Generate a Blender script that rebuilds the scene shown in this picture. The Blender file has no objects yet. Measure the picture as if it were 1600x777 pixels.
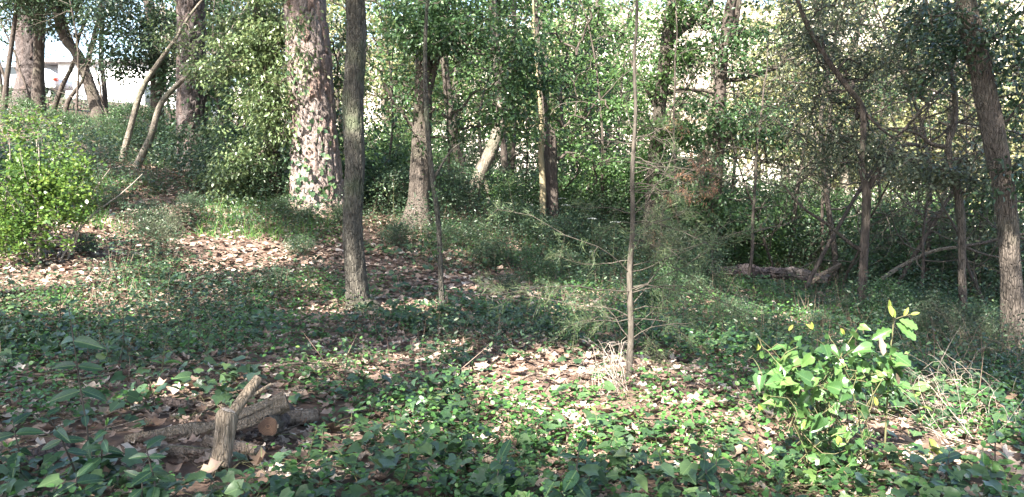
import bpy, math
import numpy as np
from mathutils import Vector, Matrix

# ------------------------------------------------------------------ scene, camera, sky, sun, exposure
scene = bpy.context.scene
C = scene.collection
rng = np.random.default_rng(11)

PITCH = math.radians(5.5)
CAM = np.array((0.0, 0.0, 1.55))
FPX = 1232.0                                   # focal length in photo pixels (1600 wide)
cam_data = bpy.data.cameras.new("camera")
cam_data.sensor_width = 36.0
cam_data.lens = 36.0 * FPX / 1600.0
cam_data.clip_start = 0.05
cam_data.clip_end = 3000.0
cam = bpy.data.objects.new("camera", cam_data)
C.objects.link(cam)
cam.location = CAM
cam.rotation_euler = (math.pi / 2 - PITCH, 0, 0)
scene.camera = cam

SUN_EL = math.radians(47.0)
SUN_AZ = (-0.50, -0.80)                        # horizontal direction towards the sun: behind the camera, to its left
_h = math.hypot(*SUN_AZ)
SUN = np.array((SUN_AZ[0] / _h * math.cos(SUN_EL), SUN_AZ[1] / _h * math.cos(SUN_EL), math.sin(SUN_EL)))

world = bpy.data.worlds.new("World")
scene.world = world
world.use_nodes = True
wn = world.node_tree.nodes
wn.clear()
wo = wn.new("ShaderNodeOutputWorld")
bg = wn.new("ShaderNodeBackground")
sky = wn.new("ShaderNodeTexSky")
sky.sky_type = 'NISHITA'
sky.sun_disc = False
sky.sun_elevation = SUN_EL
sky.sun_rotation = math.atan2(SUN[0], SUN[1])
sky.air_density = 1.0
sky.dust_density = 2.0
sky.ozone_density = 1.0
bg.inputs["Strength"].default_value = 0.115
world.node_tree.links.new(sky.outputs[0], bg.inputs[0])
world.node_tree.links.new(bg.outputs[0], wo.inputs[0])

sun_data = bpy.data.lights.new("sun", 'SUN')
sun_data.energy = 5.0
sun_data.angle = math.radians(0.53)
sun_data.color = (1.0, 0.94, 0.85)
sun_o = bpy.data.objects.new("sun", sun_data)
C.objects.link(sun_o)
sun_o.rotation_euler = Vector(tuple(-SUN)).to_track_quat('-Z', 'Y').to_euler()

scene.view_settings.view_transform = 'Standard'
scene.view_settings.look = 'None'
scene.view_settings.gamma = 1.0
scene.view_settings.use_curve_mapping = False
scene.view_settings.exposure = 2.85
scene.render.engine = 'CYCLES'
scene.cycles.max_bounces = 7
scene.cycles.diffuse_bounces = 4
scene.cycles.glossy_bounces = 2
scene.cycles.transmission_bounces = 4
scene.cycles.transparent_max_bounces = 4
scene.cycles.use_denoising = True
scene.cycles.use_adaptive_sampling = True

# ------------------------------------------------------------------ numeric helpers
FWD = np.array((0, math.cos(PITCH), -math.sin(PITCH)))
UPV = np.array((0, math.sin(PITCH), math.cos(PITCH)))


def P(u, v, Y):
    """World point seen at photo pixel (u, v), Y metres ahead of the camera."""
    d = np.array(((u - 800.0) / FPX, 0, 0)) + FWD + UPV * ((388.5 - v) / FPX)
    return CAM + d * (Y / d[1])


def px(w, Y):
    return w / FPX * Y


def _hash(ix, iy, iz, seed):
    h = (ix.astype(np.int64) * 374761393 + iy.astype(np.int64) * 668265263 + iz.astype(np.int64) * 2147483647 + seed * 974711) & 0xFFFFFFFF
    h = ((h ^ (h >> 13)) * 1274126177) & 0xFFFFFFFF
    h = ((h ^ (h >> 15)) * 2246822519) & 0xFFFFFFFF
    return ((h ^ (h >> 16)) & 0xFFFFFF) / float(0xFFFFFF)


def noise3(x, y, z, seed=0):
    x, y, z = np.broadcast_arrays(np.asarray(x, float), np.asarray(y, float), np.asarray(z, float))
    ix, iy, iz = np.floor(x), np.floor(y), np.floor(z)
    fx, fy, fz = x - ix, y - iy, z - iz
    fx, fy, fz = (f * f * (3 - 2 * f) for f in (fx, fy, fz))
    r = 0
    for a in (0, 1):
        for b in (0, 1):
            for c in (0, 1):
                w = (fx if a else 1 - fx) * (fy if b else 1 - fy) * (fz if c else 1 - fz)
                r = r + w * _hash(ix + a, iy + b, iz + c, seed)
    return r


def fbm(x, y, z=0.0, seed=0, oct=3):
    r, a, s = 0, 0.5, 1.0
    for k in range(oct):
        r = r + a * noise3(np.asarray(x) * s, np.asarray(y) * s, np.asarray(z) * s, seed + k)
        a *= 0.5
        s *= 2.1
    return r / (1 - 0.5 ** oct)


def cells3(p, seed=0):
    """Cellular noise: (F2 - F1, random of nearest cell)."""
    base = np.floor(p)
    f1 = np.full(len(p), 9.0)
    f2 = np.full(len(p), 9.0)
    idr = np.zeros(len(p))
    for a in (-1, 0, 1):
        for b in (-1, 0, 1):
            for c in (-1, 0, 1):
                q = base + (a, b, c)
                jx, jy, jz = (_hash(q[:, 0], q[:, 1], q[:, 2], seed + s) for s in (1, 2, 3))
                d = np.sqrt((q[:, 0] + jx - p[:, 0]) ** 2 + (q[:, 1] + jy - p[:, 1]) ** 2 + (q[:, 2] + jz - p[:, 2]) ** 2)
                near = d < f1
                f2 = np.where(near, f1, np.minimum(f2, d))
                idr = np.where(near, _hash(q[:, 0], q[:, 1], q[:, 2], seed + 7), idr)
                f1 = np.where(near, d, f1)
    return f2 - f1, idr


def unit(a):
    return a / np.maximum(np.linalg.norm(a, axis=-1, keepdims=True), 1e-9)


# ------------------------------------------------------------------ terrain
ANCH = [(-3, 0, 0.02), (3, 0, -0.05), (0, -6, 0), (-9, -8, 0.3), (9, -8, -0.3), (-4, 4, 0.05), (4, 4, -0.1), (0, 4.2, 0), (0, 2.2, 0),
        (-30, 20, 2.8), (-32, 48, 5.2), (-19, 46, 5.0), (0, 34, 0.2), (2, 60, -2.0), (20, 26, -1.6), (26, 10, -0.9), (34, 48, -4.0),
        (-20, 0, 0.9), (20, 0, -0.6), (-60, -50, 1.5), (60, -50, -1.5), (-60, 90, 6), (60, 90, -6), (0, 95, -4), (-60, 20, 4), (60, 20, -3),
        tuple(P(40, 420, 9.2)), tuple(P(300, 420, 10.0)), tuple(P(420, 560, 6.1)), tuple(P(700, 420, 11.5)), tuple(P(560, 487, 8.8)),
        tuple(P(692, 495, 8.4)), tuple(P(983, 602, 5.6)), tuple(P(303, 270, 17)), tuple(P(495, 328, 14)), tuple(P(652, 362, 14)),
        tuple(P(862, 358, 15.5)), tuple(P(1115, 440, 13.6)), tuple(P(1345, 482, 10.5)), tuple(P(1506, 512, 9.6)), tuple(P(1584, 545, 8.2)),
        tuple(P(155, 210, 24)), tuple(P(40, 165, 27)), tuple(P(200, 258, 16)), tuple(P(1015, 395, 15)), tuple(P(1290, 455, 12.4)),
        tuple(P(720, 325, 20)), tuple(P(100, 320, 13)), tuple(P(1240, 395, 19)), tuple(P(1500, 410, 17))]
ANCH = np.array(ANCH)


def _tps_k(r2):
    return np.where(r2 > 1e-9, 0.5 * r2 * np.log(np.maximum(r2, 1e-9)), 0.0)


def _tps_fit(pts, lam=0.6):
    n = len(pts)
    d2 = ((pts[:, None, :2] - pts[None, :, :2]) ** 2).sum(-1)
    A = np.zeros((n + 3, n + 3))
    A[:n, :n] = _tps_k(d2) + lam * np.eye(n)
    A[:n, n] = 1
    A[:n, n + 1:] = pts[:, :2]
    A[n:, :n] = A[:n, n:].T
    b = np.zeros(n + 3)
    b[:n] = pts[:, 2]
    return np.linalg.solve(A, b)


TPS = _tps_fit(ANCH)


def H(x, y):
    """Ground height, any array shape."""
    x = np.asarray(x, float)
    y = np.asarray(y, float)
    cx, cy = np.clip(x, -60, 60), np.clip(y, -50, 95)
    out = TPS[-3] + TPS[-2] * cx + TPS[-1] * cy
    for k in range(len(ANCH)):
        out = out + TPS[k] * _tps_k((cx - ANCH[k, 0]) ** 2 + (cy - ANCH[k, 1]) ** 2)
    out = out + (fbm(x * 0.9, y * 0.9, 0, 5, 3) - 0.5) * 0.16 + (noise3(x * 5, y * 5, 0, 9) - 0.5) * 0.03
    return out


def Hf(x, y):
    return float(H(np.array([x]), np.array([y]))[0])


def on_ground(u, v, Y):
    p = P(u, v, Y)
    return np.array((p[0], p[1], Hf(p[0], p[1])))


# ------------------------------------------------------------------ places meant to be sunlit; foliage is cut open towards the sun
LIT = []


def lit(u, v, Y, r):
    LIT.append((P(u, v, Y), r))


for a in [(835, 585, 5.9, .5), (765, 570, 6.2, .34), (880, 612, 5.5, .36), (900, 560, 6.3, .25), (940, 655, 4.95, .26), (1010, 690, 4.6, .28), (1070, 665, 4.8, .28), (965, 695, 4.5, .2), (860, 640, 5.0, .15),
          (30, 440, 8.7, .75), (120, 455, 8.2, .5), (200, 470, 8.0, .3), (60, 405, 9.4, .7), (170, 420, 9.2, .5), (20, 500, 7.4, .25), (-40, 430, 9, .6),
          (350, 392, 11.0, .75), (290, 385, 11.2, .5), (415, 402, 10.8, .5), (250, 330, 13, .4), (160, 300, 14, .5), (330, 320, 13, .35), (380, 345, 12.5, .3), (110, 350, 11.5, .5), (200, 365, 11.5, .35),
          (45, 250, 9.6, .6), (90, 210, 9.6, .5), (110, 300, 9.6, .4), (20, 310, 9.5, .5), (130, 215, 9.6, .3), (20, 200, 9.5, .5),
          (490, 305, 13.6, .42), (485, 245, 13.6, .48), (488, 195, 13.6, .35),
          (300, 250, 16.7, .28), (290, 225, 16.7, .2), (245, 200, 16, .3), (215, 250, 16, .3),
          (1575, 520, 8.0, .12), (1584, 460, 8.0, .12), (1578, 400, 8.1, .08),
          (1260, 540, 4.0, .2), (1330, 540, 4.0, .2), (1290, 600, 3.9, .16), (1230, 600, 3.9, .14), (1380, 570, 4.0, .14), (1400, 500, 4.1, .12), (1290, 660, 3.8, .12), (1220, 650, 3.9, .08),
          (1490, 560, 5.2, .25), (1470, 610, 4.9, .2), (1500, 640, 4.6, .15), (1460, 700, 4.3, .12), (1560, 600, 5.0, .12),
          (770, 220, 16.3, .3), (750, 280, 16.3, .25), (785, 175, 16.3, .2), (655, 200, 13.8, .15), (848, 290, 15.1, .3), (665, 330, 13.8, .15),
          (390, 90, 14, .5), (400, 180, 14, .4), (360, 230, 14, .4), (410, 60, 14, .3), (340, 130, 14, .3),
          (560, 440, 8.6, .08), (556, 180, 8.6, .08), (690, 480, 8.4, .12), (650, 470, 8.8, .15), (520, 490, 8.6, .14), (240, 500, 7.4, .1), (460, 430, 9.6, .15),
          (390, 600, 4.6, .08), (520, 560, 6, .1), (270, 600, 5, .12), (620, 560, 6.2, .14), (700, 540, 6.8, .15), (660, 640, 4.6, .08),
          (1060, 430, 10, .35), (920, 420, 10, .3), (1120, 520, 7, .2), (1180, 470, 9, .3), (880, 460, 9, .25), (1250, 480, 9, .25), (1000, 520, 5.8, .2), (900, 440, 8, .2),
          (950, 60, 16, 1.0), (960, 150, 16, .8), (900, 200, 16, .7), (1010, 90, 16, .7), (930, 260, 16, .6), (1120, 60, 13.5, .3),
          (600, 260, 21, 1.2), (580, 320, 19, .8), (620, 350, 16, .4)]:
    lit(*a)
LITP = np.array([a[0] for a in LIT])
LITR = np.array([a[1] for a in LIT])


def sun_open(pos, soft=0.25, keep=0.0, seed=1, tmin=0.6):
    """True where foliage at pos leaves the sun's way to the lit places free."""
    r = np.random.default_rng(seed)
    ok = np.ones(len(pos), bool)
    for q, rad in zip(LITP, LITR):
        v = pos - q
        t = v @ SUN
        d = np.linalg.norm(v - t[:, None] * SUN, axis=1)
        hit = (t > tmin) & (d < (rad + .13 * (t > 5)) * (1 - soft + 2 * soft * r.random(len(pos))))
        if keep > 0:
            hit &= r.random(len(pos)) > keep
        ok &= ~hit
    return ok


# ------------------------------------------------------------------ object helpers
def tag(o, label, cat, group=None, kind=None):
    o["label"] = label
    o["category"] = cat
    if group:
        o["group"] = group
    if kind:
        o["kind"] = kind
    return o


def empty(name, loc):
    o = bpy.data.objects.new(name, None)
    o.empty_display_size = 0.2
    C.objects.link(o)
    o.location = tuple(float(c) for c in loc)
    return o


def raw_mesh(name, V, F, mat=None, rnd=None, smooth=True):
    """V (n,3) array, F (m,k) index array (k = 3 or 4) or list of such arrays."""
    me = bpy.data.meshes.new(name)
    Fs = F if isinstance(F, list) else [F]
    Fs = [np.asarray(f, np.int32) for f in Fs if len(f)]
    V = np.asarray(V, np.float32)
    me.vertices.add(len(V))
    me.vertices.foreach_set("co", V.ravel())
    idx = np.concatenate([f.ravel() for f in Fs])
    tot = np.concatenate([np.full(len(f), f.shape[1], np.int32) for f in Fs])
    start = np.concatenate([[0], np.cumsum(tot)[:-1]]).astype(np.int32)
    me.loops.add(len(idx))
    me.loops.foreach_set("vertex_index", idx)
    me.polygons.add(len(tot))
    me.polygons.foreach_set("loop_start", start)
    me.polygons.foreach_set("loop_total", tot)
    if smooth:
        me.polygons.foreach_set("use_smooth", np.ones(len(tot), bool))
    if rnd is not None:
        at = me.attributes.new("rnd", 'FLOAT', 'POINT')
        at.data.foreach_set("value", np.asarray(rnd, np.float32))
    me.update(calc_edges=True)
    if mat:
        me.materials.append(mat)
    return me


def mesh_obj(name, me, parent=None, loc=None):
    o = bpy.data.objects.new(name, me)
    C.objects.link(o)
    if parent:
        o.parent = parent
    if loc is not None:
        o.location = tuple(float(c) for c in loc)
    return o


class Geo:
    """Collects vertex and face blocks into one mesh."""

    def __init__(self):
        self.V, self.F3, self.F4, self.R, self.n = [], [], [], [], 0

    def add(self, V, F, rnd=0.5):
        F = np.asarray(F)
        V = np.asarray(V, float)
        (self.F3 if F.shape[1] == 3 else self.F4).append(F + self.n)
        self.V.append(V)
        self.R.append(np.broadcast_to(np.asarray(rnd, float), (len(V),)))
        self.n += len(V)

    def build(self, name, mat, parent=None, origin=(0, 0, 0), smooth=True, loc=None):
        V = np.concatenate(self.V) - np.asarray(origin)
        F = []
        if self.F3:
            F.append(np.concatenate(self.F3))
        if self.F4:
            F.append(np.concatenate(self.F4))
        return mesh_obj(name, raw_mesh(name, V, F, mat, np.concatenate(self.R), smooth), parent, loc)


def resample(path, rad, step):
    path = np.asarray(path, float)
    rad = np.asarray(rad, float)
    # Catmull-Rom through the points
    Pp = np.vstack([2 * path[0] - path[1], path, 2 * path[-1] - path[-2]])
    out, ro = [], []
    for i in range(len(path) - 1):
        L = np.linalg.norm(path[i + 1] - path[i])
        n = max(2, int(L / step))
        t = np.linspace(0, 1, n, endpoint=False)[:, None]
        p0, p1, p2, p3 = Pp[i], Pp[i + 1], Pp[i + 2], Pp[i + 3]
        out.append(0.5 * (2 * p1 + (p2 - p0) * t + (2 * p0 - 5 * p1 + 4 * p2 - p3) * t ** 2 + (3 * p1 - p0 - 3 * p2 + p3) * t ** 3))
        ro.append(rad[i] + (rad[i + 1] - rad[i]) * t[:, 0])
    out.append(path[-1:])
    ro.append(rad[-1:])
    return np.concatenate(out), np.concatenate(ro)


def tube(geo, path, rad, sides=6, rnd=0.5, disp=None, cap=True):
    path = np.asarray(path, float)
    rad = np.broadcast_to(np.asarray(rad, float), (len(path),))
    T = unit(np.gradient(path, axis=0))
    ref = np.array((0.0, 0, 1)) if abs(T[0][2]) < 0.9 else np.array((0.0, 1, 0))
    X = np.zeros_like(path)
    x = unit(np.cross(ref, T[0]))
    for i in range(len(path)):
        x = unit(x - T[i] * (x @ T[i]))
        X[i] = x
    Yv = np.cross(T, X)
    th = np.linspace(0, 2 * math.pi, sides, endpoint=False)
    c, s = np.cos(th), np.sin(th)
    R = np.repeat(rad[:, None], sides, 1)
    rr = np.full(R.shape, 0.5) if np.isscalar(rnd) else rnd
    if np.isscalar(rnd):
        rr = rr * 0 + rnd
    if disp is not None:
        L = np.concatenate([[0], np.cumsum(np.linalg.norm(np.diff(path, axis=0), axis=1))])
        dr, rv = disp(np.repeat(th[None], len(path), 0), np.repeat(L[:, None], sides, 1), R)
        R = R + dr
        if rv is not None:
            rr = rv
    V = path[:, None, :] + X[:, None, :] * (R * c)[..., None] + Yv[:, None, :] * (R * s)[..., None]
    n = len(path)
    i = np.arange(n - 1)[:, None] * sides
    j = np.arange(sides)[None]
    j2 = (j + 1) % sides
    F = np.stack([i + j, i + j2, i + sides + j2, i + sides + j], -1).reshape(-1, 4)
    geo.add(V.reshape(-1, 3), F, rr.reshape(-1))
    if cap:
        for k in (0, n - 1):
            ring = V[k]
            cen = ring.mean(0, keepdims=True)
            jj = np.arange(sides)
            f = np.stack([jj, (jj + 1) % sides, np.full(sides, sides)], -1)
            if k == 0:
                f = f[:, ::-1]
            geo.add(np.vstack([ring, cen]), f, rr[k].mean())


def wander(start, d, length, n, wob=0.25, up=0.05, r=None):
    r = r or rng
    d = unit(np.asarray(d, float))
    pts = [np.asarray(start, float)]
    for k in range(n):
        d = unit(d + r.normal(0, wob, 3) * 0.5 + np.array((0, 0, up)))
        pts.append(pts[-1] + d * length / n)
    return np.array(pts)


# ------------------------------------------------------------------ leaf templates (length 1 along y, blade up along z)
def T_(v, f):
    return np.array(v, float), np.array(f, np.int32)


KITE = T_([(0, 0, 0), (-.27, .45, .09), (0, 1, -.04), (.27, .45, .09)], [(0, 2, 1), (0, 3, 2)])
NARROW = T_([(0, 0, 0), (-.13, .45, .05), (0, 1, -.08), (.13, .45, .05)], [(0, 2, 1), (0, 3, 2)])
ELL = T_([(0, 0, 0), (-.2, .25, .07), (-.23, .6, .06), (0, 1, -.1), (.23, .6, .06), (.2, .25, .07), (0, .45, .02)],
         [(0, 6, 1), (1, 6, 2), (2, 6, 3), (3, 6, 4), (4, 6, 5), (5, 6, 0)])
ROUND = T_([(0, 0, 0), (-.34, .22, .06), (-.38, .62, .05), (0, .95, -.05), (.38, .62, .05), (.34, .22, .06)],
           [(0, 2, 1), (0, 3, 2), (0, 4, 3), (0, 5, 4)])
IVY = T_([(0, .3, -.03), (0, .06, .0), (-.30, -.06, .03), (-.38, .16, .08), (-.47, .36, .02), (-.29, .58, .08), (0, 1, -.14), (.26, .60, .07), (.45, .38, .0), (.37, .17, .08), (.31, -.05, .02)],
         [(0, 2, 1), (0, 3, 2), (0, 4, 3), (0, 5, 4), (0, 6, 5), (0, 7, 6), (0, 8, 7), (0, 9, 8), (0, 10, 9), (0, 1, 10)])
DRY = T_([(0, 0, 0.02), (-.2, .2, .1), (-.13, .36, .06), (-.3, .52, .16), (-.17, .72, .07), (0, 1, .14), (.15, .74, .05), (.28, .5, .12), (.14, .34, .05), (.19, .18, .13), (0, .45, -.03)],
         [(0, 10, 1), (1, 10, 2), (2, 10, 3), (3, 10, 4), (4, 10, 5), (5, 10, 6), (6, 10, 7), (7, 10, 8), (8, 10, 9), (9, 10, 0)])
NEEDLE = T_([(-.5, 0, 0), (.5, 0, 0), (0, 1, 0)], [(0, 1, 2)])


def frames(axis, normal):
    y = unit(axis)
    z = unit(normal - y * (normal * y).sum(-1, keepdims=True))
    x = np.cross(y, z)
    return np.stack([x, y, z], -1)          # columns


def leaves(name, tmpl, pos, axis, normal, size, mat, rnd, parent=None, origin=(0, 0, 0), widths=None, curl=None):
    tv, tf = tmpl
    n = len(pos)
    M = frames(axis, normal)
    base = np.repeat(tv[None], n, 0)
    if widths is not None:
        base = base * np.stack([widths, np.ones(n), np.ones(n)], -1)[:, None, :]
    if curl is not None:
        base = base * np.stack([np.ones(n), np.ones(n), curl], -1)[:, None, :]
    V = np.einsum('nij,nkj->nki', M, base) * np.asarray(size)[:, None, None] + (pos - np.asarray(origin))[:, None, :]
    F = (tf[None] + (np.arange(n) * len(tv))[:, None, None]).reshape(-1, tf.shape[1])
    me = raw_mesh(name, V.reshape(-1, 3), F, mat, np.repeat(rnd, len(tv)), smooth=False)
    return mesh_obj(name, me, parent)


# ------------------------------------------------------------------ materials
def new_mat(name):
    m = bpy.data.materials.new(name)
    m.use_nodes = True
    nt = m.node_tree
    nt.nodes.clear()
    out = nt.nodes.new("ShaderNodeOutputMaterial")
    return m, nt, out


def ramp(nt, cols, fac):
    r = nt.nodes.new("ShaderNodeValToRGB")
    els = r.color_ramp.elements
    while len(els) < len(cols):
        els.new(0.5)
    for e, (p, c) in zip(els, cols):
        e.position = p
        e.color = (*c, 1)
    nt.links.new(fac, r.inputs[0])
    return r.outputs[0]


def leaf_mat(name, cols, transl=0.3, rough=0.42, spec=0.5, per_object=False, vein=False):
    m, nt, out = new_mat(name)
    N, L = nt.nodes, nt.links
    if per_object:
        src = N.new("ShaderNodeObjectInfo").outputs["Random"]
    else:
        a = N.new("ShaderNodeAttribute")
        a.attribute_name = "rnd"
        src = a.outputs["Fac"]
    col = ramp(nt, cols, src)
    tc = N.new("ShaderNodeTexCoord")
    no = N.new("ShaderNodeTexNoise")
    no.inputs["Scale"].default_value = 45.0
    L.new(tc.outputs["Object"], no.inputs["Vector"])
    mx = N.new("ShaderNodeMixRGB")
    mx.blend_type = 'MULTIPLY'
    mx.inputs[0].default_value = 0.5
    L.new(col, mx.inputs[1])
    rr = ramp(nt, [(0.3, (.62, .6, .55)), (0.7, (1.25, 1.22, 1.15))], no.outputs["Fac"])
    L.new(rr, mx.inputs[2])
    col = mx.outputs[0]
    if vein:
        sx = N.new("ShaderNodeSeparateXYZ")
        L.new(tc.outputs["Object"], sx.inputs[0])
        ab = N.new("ShaderNodeMath"); ab.operation = 'ABSOLUTE'
        L.new(sx.outputs[0], ab.inputs[0])
        lt = N.new("ShaderNodeMath"); lt.operation = 'LESS_THAN'; lt.inputs[1].default_value = 0.016
        L.new(ab.outputs[0], lt.inputs[0])
        # side veins: stripes slanting away from the midrib
        ad = N.new("ShaderNodeMath"); ad.operation = 'MULTIPLY_ADD'; ad.inputs[1].default_value = -0.8
        L.new(ab.outputs[0], ad.inputs[0]); L.new(sx.outputs[1], ad.inputs[2])
        mu = N.new("ShaderNodeMath"); mu.operation = 'MULTIPLY'; mu.inputs[1].default_value = 8.0
        L.new(ad.outputs[0], mu.inputs[0])
        fr = N.new("ShaderNodeMath"); fr.operation = 'FRACT'
        L.new(mu.outputs[0], fr.inputs[0])
        l2 = N.new("ShaderNodeMath"); l2.operation = 'LESS_THAN'; l2.inputs[1].default_value = 0.12
        L.new(fr.outputs[0], l2.inputs[0])
        h2 = N.new("ShaderNodeMath"); h2.operation = 'MULTIPLY'; h2.inputs[1].default_value = 0.4
        L.new(l2.outputs[0], h2.inputs[0])
        mxm = N.new("ShaderNodeMath"); mxm.operation = 'MAXIMUM'
        L.new(lt.outputs[0], mxm.inputs[0]); L.new(h2.outputs[0], mxm.inputs[1])
        mv = N.new("ShaderNodeMixRGB")
        sc_ = N.new("ShaderNodeMath"); sc_.operation = 'MULTIPLY'; sc_.inputs[1].default_value = 0.5
        L.new(mxm.outputs[0], sc_.inputs[0])
        L.new(sc_.outputs[0], mv.inputs[0])
        L.new(col, mv.inputs[1])
        mv.inputs[2].default_value = (.16, .24, .09, 1)
        col = mv.outputs[0]
    p = N.new("ShaderNodeBsdfPrincipled")
    p.inputs["Roughness"].default_value = rough
    p.inputs["Specular IOR Level"].default_value = spec
    L.new(col, p.inputs["Base Color"])
    if transl > 0:
        t = N.new("ShaderNodeBsdfTranslucent")
        hs = N.new("ShaderNodeHueSaturation")
        hs.inputs["Hue"].default_value = 0.48
        hs.inputs["Value"].default_value = 1.6
        L.new(col, hs.inputs["Color"])
        L.new(hs.outputs[0], t.inputs[0])
        ms = N.new("ShaderNodeMixShader")
        ms.inputs[0].default_value = transl
        L.new(p.outputs[0], ms.inputs[1])
        L.new(t.outputs[0], ms.inputs[2])
        L.new(ms.outputs[0], out.inputs[0])
    else:
        L.new(p.outputs[0], out.inputs[0])
    return m


def bark_mat(name, c1, c2, c3=None, scale=9.0, stretch=0.16, bump=0.6, lichen=0.0, use_rnd=False):
    m, nt, out = new_mat(name)
    N, L = nt.nodes, nt.links
    tc = N.new("ShaderNodeTexCoord")
    mp = N.new("ShaderNodeMapping")
    mp.inputs["Scale"].default_value = (scale, scale, scale * stretch)
    L.new(tc.outputs["Object"], mp.inputs[0])
    n1 = N.new("ShaderNodeTexNoise")
    n1.inputs["Scale"].default_value = 2.2
    n1.inputs["Detail"].default_value = 6
    n1.inputs["Distortion"].default_value = 0.6
    L.new(mp.outputs[0], n1.inputs["Vector"])
    v = N.new("ShaderNodeTexVoronoi")
    v.feature = 'DISTANCE_TO_EDGE'
    v.inputs["Scale"].default_value = 2.0
    L.new(mp.outputs[0], v.inputs["Vector"])
    n2 = N.new("ShaderNodeTexNoise")
    n2.inputs["Scale"].default_value = 1.7
    n2.inputs["Detail"].default_value = 3
    L.new(tc.outputs["Object"], n2.inputs["Vector"])
    col = ramp(nt, [(0.28, c1), (0.7, c2)], n1.outputs["Fac"])
    if use_rnd:
        a = N.new("ShaderNodeAttribute")
        a.attribute_name = "rnd"
        mx = N.new("ShaderNodeMixRGB")
        rr = ramp(nt, [(0.55, (0, 0, 0)), (1.0, (.45, .45, .45))], a.outputs["Fac"])
        L.new(rr, mx.inputs[0])
        L.new(col, mx.inputs[1])
        mx.inputs[2].default_value = (*c3, 1)
        col = mx.outputs[0]
    elif c3:
        mx = N.new("ShaderNodeMixRGB")
        rr = ramp(nt, [(0.52, (0, 0, 0)), (0.66, (lichen, lichen, lichen))], n2.outputs["Fac"])
        L.new(rr, mx.inputs[0])
        L.new(col, mx.inputs[1])
        mx.inputs[2].default_value = (*c3, 1)
        col = mx.outputs[0]
    p = N.new("ShaderNodeBsdfPrincipled")
    p.inputs["Roughness"].default_value = 0.9
    p.inputs["Specular IOR Level"].default_value = 0.115
    L.new(col, p.inputs["Base Color"])
    mn = N.new("ShaderNodeMath"); mn.operation = 'MINIMUM'; mn.inputs[1].default_value = 0.14
    L.new(v.outputs["Distance"], mn.inputs[0])
    ml = N.new("ShaderNodeMath"); ml.operation = 'MULTIPLY_ADD'; ml.inputs[1].default_value = 4.0
    L.new(mn.outputs[0], ml.inputs[0])
    L.new(n1.outputs["Fac"], ml.inputs[2])
    b = N.new("ShaderNodeBump")
    b.inputs["Strength"].default_value = bump
    b.inputs["Distance"].default_value = 0.02
    L.new(ml.outputs[0], b.inputs["Height"])
    L.new(b.outputs[0], p.inputs["Normal"])
    L.new(p.outputs[0], out.inputs[0])
    return m


def plain_mat(name, c1, c2, scale=6.0, rough=0.85, bump=0.2, metallic=0.0):
    m, nt, out = new_mat(name)
    N, L = nt.nodes, nt.links
    tc = N.new("ShaderNodeTexCoord")
    n1 = N.new("ShaderNodeTexNoise")
    n1.inputs["Scale"].default_value = scale
    n1.inputs["Detail"].default_value = 8
    L.new(tc.outputs["Object"], n1.inputs["Vector"])
    col = ramp(nt, [(0.3, c1), (0.7, c2)], n1.outputs["Fac"])
    p = N.new("ShaderNodeBsdfPrincipled")
    p.inputs["Roughness"].default_value = rough
    p.inputs["Metallic"].default_value = metallic
    p.inputs["Specular IOR Level"].default_value = 0.3
    L.new(col, p.inputs["Base Color"])
    if bump:
        b = N.new("ShaderNodeBump")
        b.inputs["Strength"].default_value = bump
        b.inputs["Distance"].default_value = 0.02
        L.new(n1.outputs["Fac"], b.inputs["Height"])
        L.new(b.outputs[0], p.inputs["Normal"])
    L.new(p.outputs[0], out.inputs[0])
    return m


M = {}
M['soil'] = plain_mat("forest_soil", (.055, .036, .026), (.16, .11, .085), 9, 0.95, 0.8)
M['hill'] = plain_mat("dry_hillside", (.36, .31, .24), (.6, .53, .45), 0.12, 0.95, 0.3)
M['pine'] = bark_mat("pine_bark", (.04, .034, .032), (.125, .105, .1), (.15, .105, .088), 14, .3, .7, use_rnd=True)
M['pine2'] = bark_mat("pine_bark_pale", (.08, .065, .058), (.27, .22, .2), (.24, .135, .1), 14, .3, .7, use_rnd=True)
M['oak'] = bark_mat("oak_bark", (.035, .032, .028), (.15, .135, .11), (.095, .12, .065), 24, .26, 1.0, lichen=.7)
M['oakbrown'] = bark_mat("brown_bark", (.045, .038, .032), (.15, .125, .105), (.1, .1, .065), 22, .24, 1.0, lichen=.5)
M['oakpale'] = bark_mat("pale_bark", (.09, .075, .06), (.25, .215, .175), (.1, .105, .07), 18, .3, .8, lichen=.6)
M['dark'] = bark_mat("dark_bark", (.035, .028, .024), (.1, .082, .07), (.07, .075, .05), 14, .2, .6, lichen=.4)
M['yellowbark'] = bark_mat("yellow_bark", (.16, .13, .075), (.3, .25, .16), None, 10, .3, .3)
M['dead'] = bark_mat("dead_wood", (.085, .065, .05), (.26, .205, .16), (.09, .085, .055), 22, .14, .7, lichen=.5)
M['tan'] = bark_mat("tan_wood", (.11, .085, .06), (.3, .24, .18), (.1, .1, .06), 30, .16, .8, lichen=.4)
M['deadpale'] = bark_mat("bleached_twigs", (.17, .14, .115), (.36, .31, .265), None, 20, .2, .3)
M['cut'] = plain_mat("cut_wood", (.06, .034, .022), (.15, .085, .05), 40, .95, .9)
m_, nt_, out_ = new_mat("sawn_face")
tc_ = nt_.nodes.new("ShaderNodeTexCoord")
no_ = nt_.nodes.new("ShaderNodeTexNoise"); no_.inputs["Scale"].default_value = 14; no_.inputs["Detail"].default_value = 6
nt_.links.new(tc_.outputs["Object"], no_.inputs["Vector"])
ln_ = nt_.nodes.new("ShaderNodeVectorMath"); ln_.operation = 'LENGTH'
nt_.links.new(tc_.outputs["Object"], ln_.inputs[0])
ma_ = nt_.nodes.new("ShaderNodeMath"); ma_.operation = 'MULTIPLY_ADD'; ma_.inputs[1].default_value = 900.0
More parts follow.
